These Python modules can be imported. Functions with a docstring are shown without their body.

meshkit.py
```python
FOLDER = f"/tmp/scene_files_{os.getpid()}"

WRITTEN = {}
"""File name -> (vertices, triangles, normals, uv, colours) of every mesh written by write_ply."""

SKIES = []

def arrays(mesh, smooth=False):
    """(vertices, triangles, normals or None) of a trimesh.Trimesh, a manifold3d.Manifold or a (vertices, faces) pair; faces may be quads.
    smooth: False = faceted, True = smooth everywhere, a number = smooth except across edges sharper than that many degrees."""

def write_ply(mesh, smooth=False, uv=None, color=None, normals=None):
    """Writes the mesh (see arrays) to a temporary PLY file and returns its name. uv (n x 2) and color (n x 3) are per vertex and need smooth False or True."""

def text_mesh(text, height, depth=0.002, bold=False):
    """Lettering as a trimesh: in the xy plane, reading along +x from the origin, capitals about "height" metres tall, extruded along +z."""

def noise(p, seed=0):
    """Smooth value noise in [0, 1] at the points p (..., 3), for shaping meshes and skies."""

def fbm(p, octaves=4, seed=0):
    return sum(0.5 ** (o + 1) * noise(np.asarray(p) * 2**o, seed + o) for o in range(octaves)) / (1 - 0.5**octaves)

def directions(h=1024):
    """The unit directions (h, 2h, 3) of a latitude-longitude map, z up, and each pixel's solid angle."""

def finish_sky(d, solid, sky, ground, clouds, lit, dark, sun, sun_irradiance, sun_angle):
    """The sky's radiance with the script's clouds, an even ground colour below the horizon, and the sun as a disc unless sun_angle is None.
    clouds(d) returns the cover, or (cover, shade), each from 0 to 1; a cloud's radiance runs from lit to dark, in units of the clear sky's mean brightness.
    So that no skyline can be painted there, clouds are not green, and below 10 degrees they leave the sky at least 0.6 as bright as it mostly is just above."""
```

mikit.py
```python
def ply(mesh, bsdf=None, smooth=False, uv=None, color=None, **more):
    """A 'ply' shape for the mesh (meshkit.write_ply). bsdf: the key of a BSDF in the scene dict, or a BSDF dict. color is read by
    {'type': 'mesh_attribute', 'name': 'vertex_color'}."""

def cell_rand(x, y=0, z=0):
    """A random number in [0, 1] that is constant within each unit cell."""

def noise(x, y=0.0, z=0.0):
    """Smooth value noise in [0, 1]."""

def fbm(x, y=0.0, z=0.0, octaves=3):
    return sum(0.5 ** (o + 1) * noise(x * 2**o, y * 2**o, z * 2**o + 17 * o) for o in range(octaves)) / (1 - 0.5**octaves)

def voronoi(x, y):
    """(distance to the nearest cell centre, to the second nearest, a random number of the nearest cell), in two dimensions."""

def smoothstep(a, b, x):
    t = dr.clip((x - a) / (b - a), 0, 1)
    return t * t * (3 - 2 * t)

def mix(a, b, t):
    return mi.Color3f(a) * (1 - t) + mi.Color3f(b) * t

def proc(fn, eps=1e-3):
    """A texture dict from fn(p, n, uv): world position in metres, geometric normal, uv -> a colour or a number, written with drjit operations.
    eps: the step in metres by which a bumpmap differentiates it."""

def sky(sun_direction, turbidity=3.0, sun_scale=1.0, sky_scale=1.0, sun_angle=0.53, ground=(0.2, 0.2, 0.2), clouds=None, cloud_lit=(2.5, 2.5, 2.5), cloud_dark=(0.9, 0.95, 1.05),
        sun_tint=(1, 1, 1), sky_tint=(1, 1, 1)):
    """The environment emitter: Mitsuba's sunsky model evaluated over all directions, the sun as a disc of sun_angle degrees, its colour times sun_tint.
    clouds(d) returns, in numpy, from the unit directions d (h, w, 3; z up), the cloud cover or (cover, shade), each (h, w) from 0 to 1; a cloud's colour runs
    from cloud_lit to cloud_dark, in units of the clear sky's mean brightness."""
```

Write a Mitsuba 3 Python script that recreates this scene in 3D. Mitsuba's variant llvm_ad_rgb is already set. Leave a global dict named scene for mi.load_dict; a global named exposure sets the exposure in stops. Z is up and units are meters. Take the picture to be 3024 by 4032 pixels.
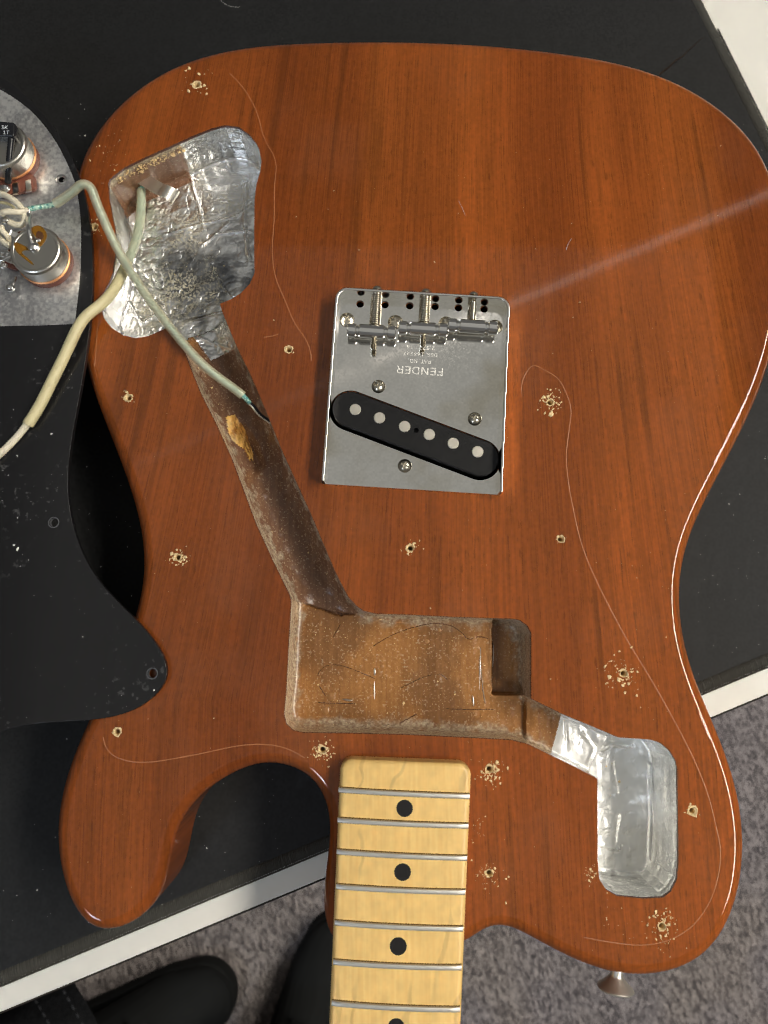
import math, random, numpy as np, trimesh, shapely, mitsuba as mi, drjit as dr, manifold3d as m3
from shapely.geometry import Polygon, LineString, Point, MultiPolygon
from scipy.spatial import Delaunay
from scipy.interpolate import splprep, splev
import mikit, meshkit
from mikit import proc, noise, fbm, smoothstep, mix, cell_rand

T = mi.ScalarTransform4f
rng = np.random.default_rng(7)
# ------------------------------------------------------------------ camera, light, exposure
ZT = 0.778                      # height of the guitar's top face (m); all shapes below are in mm from there
F, TH, HC = 3028.0, math.radians(8.8), 337.0
FW = np.array([0, math.sin(TH), -math.cos(TH)]); UP = np.array([0, math.cos(TH), math.sin(TH)])
cam = np.array([0, 0, ZT + HC / 1000])
scene, labels = {}, {}
scene['camera'] = {'type': 'thinlens', 'fov': 2 * math.degrees(math.atan(1512 / F)), 'fov_axis': 'x', 'aperture_radius': 0.0010, 'focus_distance': 0.343,
                   'near_clip': 0.01, 'far_clip': 20.0, 'to_world': T().look_at(origin=cam.tolist(), target=(cam + FW).tolist(), up=UP.tolist())}
exposure = 0.0


def U(px, py, z=0.0):
    """Where the line of sight of a photo pixel meets the level z (mm): how measurements were taken off the photograph."""
    d = FW + (px - 1512) / F * np.array([1.0, 0, 0]) - (py - 2016) / F * UP
    return np.array([0, 0, HC]) + d * ((z - HC) / d[2])


def UV(pts, z=0.0):
    return np.array([U(a, b, z) for a, b in pts])


def lamp(key, pos, target, w, h, rad):
    scene[key] = {'type': 'rectangle', 'to_world': T().look_at(origin=pos, target=target, up=[0, 1, 0.01]).scale([w / 2, h / 2, 1]),
                  'emitter': {'type': 'area', 'radiance': {'type': 'rgb', 'value': rad}}}
    labels[key] = {'kind': 'structure'}


scene['room_light'] = {'type': 'constant', 'radiance': {'type': 'rgb', 'value': [0.10, 0.098, 0.094]}}
lamp('ceiling_lamp', [1.28, 0.08, ZT + 1.50], [0.0, 0.08, ZT], 0.36, 1.95, [20.5, 19.2, 17.0])
lamp('ceiling_lamp_001', [-1.05, -1.25, ZT + 1.4], [0, 0, ZT], 0.40, 0.32, [15, 17, 20])
lamp('ceiling_lamp_002', [0.0, 0.05, ZT + 1.75], [0.0, 0.05, ZT], 1.9, 2.1, [0.30, 0.295, 0.275])  # added dim glowing panel, gives the chrome a grey ceiling to reflect
for _k, _p, _q, _r in (('ceiling_lamp_003', (3500, 560), (1700, 1330), 2.5), ('ceiling_lamp_004', (1690, 1334), (300, 1930), 0.7)):  # second strip is added, dimmer, so the streak on the lacquer fades out
    _a, _b = [np.array([(1 + 1450 / HC) * q[0], (1 + 1450 / HC) * q[1], 1450]) / 1000 + [0, 0, ZT] for q in (U(*_p), U(*_q))]
    _d = _b - _a; _L = np.linalg.norm(_d); _ang = math.degrees(math.atan2(_d[1], _d[0]))
    scene[_k] = {'type': 'rectangle', 'to_world': T().translate(((_a + _b) / 2).tolist()).rotate([0, 0, 1], _ang).rotate([1, 0, 0], 180).scale([_L / 2, 0.0075, 1]),
                 'emitter': {'type': 'area', 'radiance': {'type': 'rgb', 'value': [_r, _r * 0.93, _r * 0.84]}}}
    labels[_k] = {'kind': 'structure'}

# ------------------------------------------------------------------ materials


def rgb(*c):
    return {'type': 'rgb', 'value': list(c)}


def two(b):
    return {'type': 'twosided', 'bsdf': b}


def wood_colour(p, n, uv):
    x = p.x - 1.3 * (0.078 - p.x) * dr.maximum(p.y + 0.03, 0) + 0.03 * p.y + 0.006 * noise(p.x * 11, p.y * 9)
    a = fbm(x * 24, p.y * 2.2, 0.0, 3)
    b = fbm(x * 1500, p.y * 34, 2.0, 3)
    c = noise(x * 95 + 1.2 * noise(p.x * 16, p.y * 3, 1.0), p.y * 3.0, 5.0)
    c2 = noise(x * 260 + 1.5 * noise(p.x * 30, p.y * 5, 4.0), p.y * 9, 7.0)
    line = 0.7 * smoothstep(0.80, 0.93, c) + 0.6 * smoothstep(0.80, 0.95, c2)
    d = fbm(p.x * 13, p.y * 9, 9.0, 3)
    e = fbm(p.x * 900, p.y * 700, 6.0, 2)
    pore = smoothstep(0.80, 0.92, noise(x * 1900, p.y * 150, 11.0))
    col = mix((0.295, 0.081, 0.0160), (0.430, 0.138, 0.0265), smoothstep(0.2, 0.8, a))
    h = smoothstep(0.52, 0.78, fbm(p.x * 30, p.y * 22, 12.0, 3)) * (0.4 + 0.6 * fbm(p.x * 300, p.y * 300, 3.0, 2))
    col = col * (0.74 + 0.50 * b + 0.24 * e) * (1 - 0.34 * line) * (1 - 0.22 * pore) * (0.86 + 0.28 * d)
    return mix(col, (0.52, 0.25, 0.13), 0.16 * h)


def cavity_colour(p, n, uv):
    d, kind = uv.x, uv.y
    dep = (ZT - p.z) * 1000
    q = fbm(p.x * 300, p.y * 300, p.z * 300, 3)
    f = fbm(p.x * 1500, p.y * 1500, p.z * 1500, 2)
    g = fbm(p.x * 900, p.y * 60, 6.0, 3)
    patch = fbm(p.x * 38, p.y * 38, 4.0, 3)
    dark = mix((0.125, 0.060, 0.034), (0.215, 0.115, 0.066), g)
    orange = mix((0.255, 0.105, 0.028), (0.375, 0.170, 0.048), g)
    floor = dr.select(kind > 1.5, mix(orange * mi.Color3f(0.62, 0.62, 0.70), orange, smoothstep(0.28, 0.55, patch)), mix(dark, orange * 0.7, smoothstep(0.5, 0.8, patch) * dr.select(kind < 0.8, 0.15, 1.0)))
    floor = dr.select(kind > 2.5, mix((0.36, 0.15, 0.03), (0.86, 0.52, 0.15), smoothstep(0.25, 0.7, 0.5 * g + 0.5 * fbm(p.x * 500, p.y * 260, 1.0, 2))), floor)
    wall = mix((0.24, 0.185, 0.13), (0.50, 0.42, 0.30), smoothstep(0.25, 0.75, fbm(p.x * 1100, p.y * 1100, p.z * 1100, 2)))
    reach = dr.select(kind > 1.5, 5.6, dr.select(kind > 0.8, 2.6, 0.0))
    over = (1 - smoothstep(0.0, dr.maximum(reach, 0.3), d + 9.0 * (q - 0.5))) * 0.72
    over = dr.select(kind > 0.8, over, 0.9 * (1 - smoothstep(2.0, 6.5, dep + 7 * (q - 0.5))))
    col = mix(floor, wall, over)
    dust = smoothstep(0.62, 0.8, f)
    return mix(col, (0.66, 0.60, 0.46), dust * 0.22) * (0.8 + 0.4 * f)


def foil_dust(p, n, uv):
    a = fbm(p.x * 70, p.y * 70, p.z * 70, 3)
    b = fbm(p.x * 1500, p.y * 1500, p.z * 1500, 2)
    return dr.clip(0.03 + 0.8 * smoothstep(0.42, 0.72, a) * smoothstep(0.42, 0.68, b), 0, 0.8)


def foil_bump(p, n, uv):
    w = 1.4 * noise(p.x * 90, p.y * 90, p.z * 90)
    k = smoothstep(0.40, 0.66, fbm(p.x * 34 + 3.0, p.y * 34, p.z * 34, 2))
    k = dr.maximum(k, smoothstep(0.021, 0.016, ZT - p.z))
    a = dr.abs(2 * noise(p.x * 260 + p.y * 90 + w, p.y * 240 - p.x * 80, p.z * 240 + w) - 1)
    b = dr.abs(2 * noise(p.x * 520 - p.y * 130, p.y * 480 + w, p.z * 500) - 1)
    return 0.5 * noise(p.x * 80, p.y * 80, p.z * 80 + 5.0) + k * (0.9 * a + 0.6 * b) + 0.25 * smoothstep(0.0, 0.12, a) + 0.12 * noise(p.x * 1400, p.y * 1400, p.z * 1400)


TC = U(800, 1090, -24) / 1000


def foil_dark_patch(p, n, uv):
    q = dr.sqrt(dr.square((p.x - float(TC[0])) / 0.030) + dr.square((p.y - float(TC[1])) / 0.027))
    a = fbm(p.x * 110, p.y * 110, p.z * 110, 3)
    k = 1 - smoothstep(0.45, 1.0, q + 1.4 * (a - 0.5))  # foil tint darkens in one ragged patch on the control cavity floor
    return mix((0.90, 0.90, 0.89), (0.24, 0.25, 0.27), k)


def flat_dust(p, n, uv):
    a = fbm(p.x * 120, p.y * 500, p.z * 200, 3)
    b = fbm(p.x * 1100, p.y * 1300, p.z * 1100, 2)
    return dr.clip(0.24 + 0.5 * smoothstep(0.4, 0.75, 0.5 * a + 0.5 * b), 0, 0.8)


def flat_bump(p, n, uv):
    a = dr.abs(2 * noise(p.x * 150 + noise(p.x * 40, p.y * 40), p.y * 45, p.z * 90) - 1)
    return noise(p.x * 60, p.y * 40, p.z * 70) + 0.7 * smoothstep(0.0, 0.25, a) + 0.3 * noise(p.x * 120, p.y * 1100, p.z * 120) + 0.4 * noise(p.x * 500, p.y * 90, p.z * 90)


def maple_colour(p, n, uv):
    a = fbm(p.x * 900, p.y * 60, 3.0, 3)
    w = noise(p.x * 60, p.y * 60) + 0.4 * noise(p.x * 200, p.y * 200)
    fl = smoothstep(0.76, 0.92, noise(p.x * 330 + 2.4 * w - p.y * 45, p.y * 34, 8.0))
    m = fbm(p.x * 300, p.y * 260, 5.0, 3)
    col = mix((0.84, 0.53, 0.175), (0.93, 0.645, 0.25), a)
    return col * (0.90 + 0.20 * m) * (1 - 0.17 * fl)


def carpet_colour(p, n, uv):
    x, y = p.x + 0.25 * p.y, p.y - 0.1 * p.x
    a = fbm(x * 300, y * 150, 1.0, 3)
    b = fbm(p.x * 9, p.y * 9, 2.0, 2)
    c = fbm(x * 800, y * 420, 5.0, 2)
    k = smoothstep(0.28, 0.74, 0.5 * a + 0.5 * c)
    col = mix((0.098, 0.086, 0.086), (0.42, 0.372, 0.352), k)
    return mix(col, col * mi.Color3f(0.95, 0.97, 1.04), smoothstep(0.4, 0.65, b))


def carpet_bump(p, n, uv):
    return fbm(p.x * 300, p.y * 180, 7.0, 3)


def mat_colour(p, n, uv):
    a = fbm(p.x * 900, p.y * 900, 1.0, 2)
    b = fbm(p.x * 12, p.y * 12, 2.0, 3)
    return mi.Color3f(0.0088, 0.0092, 0.0096) * (0.55 + 0.9 * a) * (0.8 + 0.4 * b)


def mat_bump(p, n, uv):
    return noise(p.x * 1500, p.y * 1500) + noise(p.x * 700, p.y * 700, 3.0)


def metal_colour(p, n, uv):
    a = fbm(p.x * 60, p.y * 60, 2.0, 3)
    b = fbm(p.x * 1100, p.y * 1100, p.z * 1100, 2)
    return mix((0.90, 0.885, 0.84), (0.74, 0.70, 0.60), smoothstep(0.45, 0.85, a)) * (0.88 + 0.2 * b)


def metal_rough(p, n, uv):
    a = fbm(p.x * 90, p.y * 90, 6.0, 3)
    b = fbm(p.x * 1500, p.y * 1500, 8.0, 2)
    return 0.06 + 0.06 * smoothstep(0.35, 0.7, a) + 0.10 * smoothstep(0.5, 0.8, b)


def shield_colour(p, n, uv):
    a = fbm(p.x * 800, p.y * 800, 2.0, 3)
    b = fbm(p.x * 60, p.y * 60, 5.0, 3)
    return mix((0.42, 0.42, 0.43), (0.80, 0.80, 0.78), smoothstep(0.25, 0.75, 0.6 * a + 0.4 * b))


def plastic_colour(p, n, uv):
    a = fbm(p.x * 500, p.y * 500, 2.0, 3)
    b = fbm(p.x * 35, p.y * 35, 5.0, 3)
    s = smoothstep(0.68, 0.85, a) * smoothstep(0.4, 0.7, b)
    return mix((0.010, 0.010, 0.011), (0.06, 0.06, 0.062), s)


def braid_colour(p, n, uv):
    a = noise(p.x * 1500 + p.y * 900, p.y * 1300 - p.x * 700, p.z * 900)
    return mix((0.10, 0.30, 0.27), (0.50, 0.68, 0.55), smoothstep(0.3, 0.8, a))


def sleeve_mix(p, n, uv):
    return 0.42 + 0.25 * (fbm(p.x * 250, p.y * 250, p.z * 250, 2) - 0.5)


def denim_colour(p, n, uv):
    a = noise(p.x * 900 + p.y * 900, p.y * 900 - p.x * 900)
    return mi.Color3f(0.021, 0.022, 0.024) * (0.6 + 0.9 * a)


def white_colour(p, n, uv):
    return mi.Color3f(0.80, 0.785, 0.72) * (0.95 + 0.08 * fbm(p.x * 25, p.y * 25, 1.0, 3))


PB = 'principled'
scene.update({
    'm_wood': two({'type': 'roughplastic', 'distribution': 'ggx', 'alpha': 0.003, 'int_ior': 1.5, 'nonlinear': True, 'diffuse_reflectance': proc(wood_colour)}),
    'm_cavity': two({'type': PB, 'base_color': proc(cavity_colour), 'roughness': 0.27, 'specular': 0.5}),
    'm_foil': two({'type': 'blendbsdf', 'weight': proc(foil_dust),
                   'a': {'type': 'bumpmap', 'texture': proc(foil_bump, 2e-4), 'scale': 0.00062,
                         'bsdf': {'type': 'roughconductor', 'alpha': 0.085, 'distribution': 'ggx', 'specular_reflectance': proc(foil_dark_patch), 'material': 'none'}},
                   'b': {'type': 'diffuse', 'reflectance': rgb(0.50, 0.46, 0.35)}}),
    'm_foil_flat': two({'type': 'blendbsdf', 'weight': proc(flat_dust),
                        'a': {'type': 'bumpmap', 'texture': proc(flat_bump, 2e-4), 'scale': 0.0008,
                              'bsdf': {'type': 'roughconductor', 'alpha': 0.13, 'distribution': 'ggx', 'specular_reflectance': rgb(0.88, 0.88, 0.86), 'material': 'none'}},
                        'b': {'type': 'diffuse', 'reflectance': rgb(0.86, 0.855, 0.82)}}),
    'm_rawwood': two({'type': 'diffuse', 'reflectance': rgb(0.66, 0.50, 0.27)}),
    'm_chip': two({'type': 'diffuse', 'reflectance': rgb(0.74, 0.56, 0.30)}),
    'm_split': two({'type': PB, 'base_color': rgb(0.72, 0.42, 0.11), 'roughness': 0.6}),
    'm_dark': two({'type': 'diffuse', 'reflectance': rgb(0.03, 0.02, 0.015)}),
    'm_rim': two({'type': PB, 'base_color': rgb(0.075, 0.024, 0.012), 'roughness': 0.3}),
    'm_tab': two({'type': PB, 'base_color': rgb(0.80, 0.77, 0.69), 'metallic': 0.9, 'roughness': 0.38}),
    'm_crack': two({'type': PB, 'base_color': rgb(0.085, 0.036, 0.015), 'roughness': 0.3}),
    'm_ridge': two({'type': 'roughplastic', 'alpha': 0.12, 'int_ior': 1.5, 'diffuse_reflectance': rgb(0.38, 0.145, 0.055)}),
    'm_drip': two({'type': 'roughplastic', 'alpha': 0.03, 'int_ior': 1.5, 'diffuse_reflectance': rgb(0.33, 0.16, 0.06)}),
    'm_chrome': two({'type': PB, 'base_color': proc(metal_colour), 'metallic': 1.0, 'roughness': proc(metal_rough)}),
    'm_steel': two({'type': PB, 'base_color': rgb(0.90, 0.89, 0.86), 'metallic': 1.0, 'roughness': 0.17}),
    'm_nickel': two({'type': PB, 'base_color': rgb(0.66, 0.61, 0.50), 'metallic': 1.0, 'roughness': 0.27}),
    'm_engrave': two({'type': 'diffuse', 'reflectance': rgb(0.80, 0.78, 0.72)}),
    'm_fret': two({'type': PB, 'base_color': rgb(0.60, 0.59, 0.54), 'metallic': 0.85, 'roughness': 0.5}),
    'm_pole': two({'type': PB, 'base_color': rgb(0.72, 0.68, 0.58), 'metallic': 0.85, 'roughness': 0.42}),
    'm_bobbin': two({'type': PB, 'base_color': rgb(0.011, 0.011, 0.0115), 'roughness': 0.5, 'specular': 0.22}),
    'm_maple': two({'type': 'roughplastic', 'distribution': 'ggx', 'alpha': 0.12, 'int_ior': 1.5, 'nonlinear': False, 'diffuse_reflectance': proc(maple_colour)}),
    'm_fret_shadow': two({'type': 'diffuse', 'reflectance': rgb(0.16, 0.09, 0.03)}),
    'm_inlay': two({'type': PB, 'base_color': rgb(0.008, 0.007, 0.007), 'roughness': 0.35}),
    'm_mat': two({'type': 'bumpmap', 'texture': proc(mat_bump, 1e-4), 'scale': 0.00007, 'bsdf': {'type': PB, 'base_color': proc(mat_colour), 'roughness': 0.66, 'specular': 0.32, 'sheen': 0.08}}),
    'm_hem': two({'type': PB, 'base_color': rgb(0.034, 0.033, 0.027), 'roughness': 0.75, 'sheen': 0.2}),
    'm_white': two({'type': 'roughplastic', 'alpha': 0.25, 'diffuse_reflectance': proc(white_colour)}),
    'm_trim': two({'type': 'diffuse', 'reflectance': rgb(0.03, 0.026, 0.024)}),
    'm_carpet': two({'type': 'bumpmap', 'texture': proc(carpet_bump, 1e-3), 'scale': 0.006, 'bsdf': {'type': 'diffuse', 'reflectance': proc(carpet_colour)}}),
    'm_shield': two({'type': PB, 'base_color': proc(shield_colour), 'metallic': 0.85, 'roughness': 0.42}),
    'm_plastic': two({'type': 'roughplastic', 'distribution': 'ggx', 'alpha': 0.025, 'int_ior': 1.5, 'diffuse_reflectance': proc(plastic_colour)}),
    'm_can': two({'type': PB, 'base_color': rgb(0.60, 0.58, 0.52), 'metallic': 1.0, 'roughness': 0.34}),
    'm_phenolic': two({'type': PB, 'base_color': rgb(0.16, 0.055, 0.035), 'roughness': 0.45}),
    'm_copper': two({'type': PB, 'base_color': rgb(0.75, 0.36, 0.16), 'metallic': 0.7, 'roughness': 0.35}),
    'm_solder': two({'type': PB, 'base_color': rgb(0.78, 0.77, 0.74), 'metallic': 1.0, 'roughness': 0.16}),
    'm_flux': two({'type': 'roughplastic', 'alpha': 0.06, 'diffuse_reflectance': rgb(0.20, 0.09, 0.008)}),
    'm_cream': two({'type': PB, 'base_color': rgb(0.72, 0.66, 0.50), 'roughness': 0.45}),
    'm_braid': two({'type': PB, 'base_color': proc(braid_colour), 'roughness': 0.45, 'metallic': 0.25}),
    'm_sleeve': {'type': 'blendbsdf', 'weight': proc(sleeve_mix), 'a': {'type': 'thindielectric', 'int_ior': 1.35},
                 'b': two({'type': 'roughplastic', 'alpha': 0.15, 'diffuse_reflectance': rgb(0.78, 0.72, 0.50)})},
    'm_sleeve_dull': two({'type': 'roughplastic', 'alpha': 0.2, 'diffuse_reflectance': rgb(0.66, 0.59, 0.34)}),
    'm_black': two({'type': 'roughplastic', 'alpha': 0.12, 'diffuse_reflectance': rgb(0.012, 0.013, 0.016)}),
    'm_print': two({'type': 'diffuse', 'reflectance': rgb(0.7, 0.74, 0.78)}),
    'm_denim': two({'type': 'diffuse', 'reflectance': proc(denim_colour)}),
    'm_shoe': two({'type': PB, 'base_color': rgb(0.013, 0.014, 0.014), 'roughness': 0.85, 'specular': 0.2}),
    'm_thread': two({'type': 'diffuse', 'reflectance': rgb(0.09, 0.093, 0.10)}),
    'm_lint': two({'type': 'diffuse', 'reflectance': rgb(0.70, 0.69, 0.66)}),
})

# ------------------------------------------------------------------ helpers
used = {}


def name(k):
    if k not in used:
        used[k] = 0
        return k
    used[k] += 1
    return f'{k}_{used[k]:03d}'


def add(key, mesh, m, smooth=False, uv=None, **lab):
    """One entry of the scene from a mesh in mm."""
    key = name(key)
    if isinstance(mesh, m3.Manifold):
        q = mesh.to_mesh(); mesh = (np.array(q.vert_properties[:, :3], float), np.array(q.tri_verts))
    if isinstance(mesh, trimesh.Trimesh):
        mesh = (np.array(mesh.vertices), np.array(mesh.faces))
    v, f = mesh
    tm = trimesh.Trimesh(np.asarray(v) / 1000 + [0, 0, ZT], f, process=False)
    if smooth and smooth is not True and uv is None:
        tm.merge_vertices()
    scene[key] = mikit.ply(tm, m, smooth=smooth, uv=uv)
    if lab:
        labels[key] = lab
    return key


def thing(key, label, category, group=None):
    key = name(key)
    labels[key] = {'label': label, 'category': category}
    if group:
        labels[key]['group'] = group
    return key


def join(*ms):
    vs, fs, n = [], [], 0
    for v, f in ms:
        vs.append(np.asarray(v)); fs.append(np.asarray(f) + n); n += len(v)
    return np.vstack(vs), np.vstack(fs)


def frame(a):
    a = np.asarray(a, float); a = a / np.linalg.norm(a)
    x = np.cross(a, [0, 0, 1] if abs(a[2]) < 0.9 else [1, 0, 0]); x /= np.linalg.norm(x)
    return x, np.cross(a, x), a


def lathe(prof, origin, axis, seg=28):
    """prof: (radius, height) pairs along axis from origin."""
    x, y, a = frame(axis); o = np.asarray(origin, float)
    t = np.arange(seg) * 2 * np.pi / seg
    ring = np.cos(t)[:, None] * x + np.sin(t)[:, None] * y
    v = np.vstack([o + h * a + max(r, 1e-4) * ring for r, h in prof])
    i, j = np.meshgrid(np.arange(len(prof) - 1), np.arange(seg), indexing='ij')
    q = np.stack([i * seg + j, i * seg + (j + 1) % seg, (i + 1) * seg + (j + 1) % seg, (i + 1) * seg + j], -1).reshape(-1, 4)
    return v, np.vstack([q[:, [0, 1, 2]], q[:, [0, 2, 3]]])


def spline(pts, n, closed=False, k=3, s=0.0):
    p = np.asarray(pts, float)
    if closed:
        p = np.vstack([p, p[:1]])
    tck, _ = splprep(p.T, s=s, per=closed, k=min(k, len(p) - 1))
    u = np.linspace(0, 1, 6000); d = np.array(splev(u, tck)).T
    L = np.concatenate([[0], np.cumsum(np.linalg.norm(np.diff(d, axis=0), axis=1))])
    t = np.interp(np.linspace(0, L[-1], n + (1 if closed else 0)), L, u)
    out = np.array(splev(t, tck)).T
    return out[:-1] if closed else out


def tube(path, r, seg=12, caps=True):
    p = np.asarray(path, float); n = len(p); r = np.broadcast_to(r, (n,))
    t = np.gradient(p, axis=0); t /= np.linalg.norm(t, axis=1, keepdims=True)
    nrm = np.zeros_like(p); x, _, _ = frame(t[0]); nrm[0] = x
    for i in range(1, n):
        q = nrm[i - 1] - t[i] * (nrm[i - 1] @ t[i]); nrm[i] = q / np.linalg.norm(q)
    b = np.cross(t, nrm); a = np.arange(seg) * 2 * np.pi / seg
    v = (p[:, None] + r[:, None, None] * (np.cos(a)[None, :, None] * nrm[:, None] + np.sin(a)[None, :, None] * b[:, None])).reshape(-1, 3)
    i, j = np.meshgrid(np.arange(n - 1), np.arange(seg), indexing='ij')
    q = np.stack([i * seg + j, i * seg + (j + 1) % seg, (i + 1) * seg + (j + 1) % seg, (i + 1) * seg + j], -1).reshape(-1, 4)
    f = [q[:, [0, 1, 2]], q[:, [0, 2, 3]]]
    if caps:
        v = np.vstack([v, p[:1], p[-1:]]); k = np.arange(seg)
        f += [np.stack([(k + 1) % seg, k, k * 0 + n * seg], 1), np.stack([(n - 1) * seg + k, (n - 1) * seg + (k + 1) % seg, k * 0 + n * seg + 1], 1)]
    return v, np.vstack(f)


def ccw(p):
    p = np.asarray(p, float)[:, :2]
    return p if np.sum(p[:, 0] * np.roll(p[:, 1], -1) - np.roll(p[:, 0], -1) * p[:, 1]) > 0 else p[::-1]


def tri(poly):
    v, f = trimesh.creation.triangulate_polygon(poly, engine='earcut')
    v = np.asarray(v); f = np.asarray(f)
    a, b, c = v[f[:, 0]], v[f[:, 1]], v[f[:, 2]]
    s = (b[:, 0] - a[:, 0]) * (c[:, 1] - a[:, 1]) - (b[:, 1] - a[:, 1]) * (c[:, 0] - a[:, 0])
    f[s < 0] = f[s < 0][:, [0, 2, 1]]
    return v, f


def strip(ra, rb):
    n = len(ra); k = np.arange(n)
    q = np.stack([k, (k + 1) % n, (k + 1) % n + n, k + n], 1)
    return np.vstack([ra, rb]), np.vstack([q[:, [0, 1, 2]], q[:, [0, 2, 3]]])


def offs(p, d):
    """Closed ccw outline moved inwards by d along its corner normals."""
    e = np.roll(p, -1, 0) - p; e /= np.maximum(np.linalg.norm(e, axis=1, keepdims=True), 1e-9)
    n = np.stack([-e[:, 1], e[:, 0]], 1)
    m = n + np.roll(n, 1, 0); m /= np.maximum(np.linalg.norm(m, axis=1, keepdims=True), 1e-9)
    return p + m * (d / np.maximum((m * n).sum(1, keepdims=True), 0.5))


def prism(p, z0, z1, bevel=0.0, holes=(), steps=3, bottom=True):
    """A plate of outline p between two levels, upper edge rounded; holes: further outlines cut through."""
    p = ccw(p); holes = [ccw(h) for h in holes]
    z = lambda q, h: np.column_stack([q, np.full(len(q), h)])
    rings = [z(p, z0)]
    if bevel:
        for k in range(steps + 1):
            a = k / steps * math.pi / 2
            rings.append(z(offs(p, bevel * (1 - math.cos(a))), z1 - bevel + bevel * math.sin(a)))
    else:
        rings.append(z(p, z1))
    ms = [strip(a, b) for a, b in zip(rings[:-1], rings[1:])]
    v, f = tri(Polygon(rings[-1][:, :2], [h for h in holes])); ms.append((z(v[:, :2], z1), f))
    if bottom:
        v, f = tri(Polygon(p, [h for h in holes])); ms.append((z(v[:, :2], z0), f[:, ::-1]))
    for h in holes:
        ms.append(strip(z(h, z1), z(h, z0)))
    return join(*ms)


def circle(c, r, n=20):
    t = np.arange(n) * 2 * np.pi / n
    return np.column_stack([c[0] + r * np.cos(t), c[1] + r * np.sin(t)])


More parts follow.
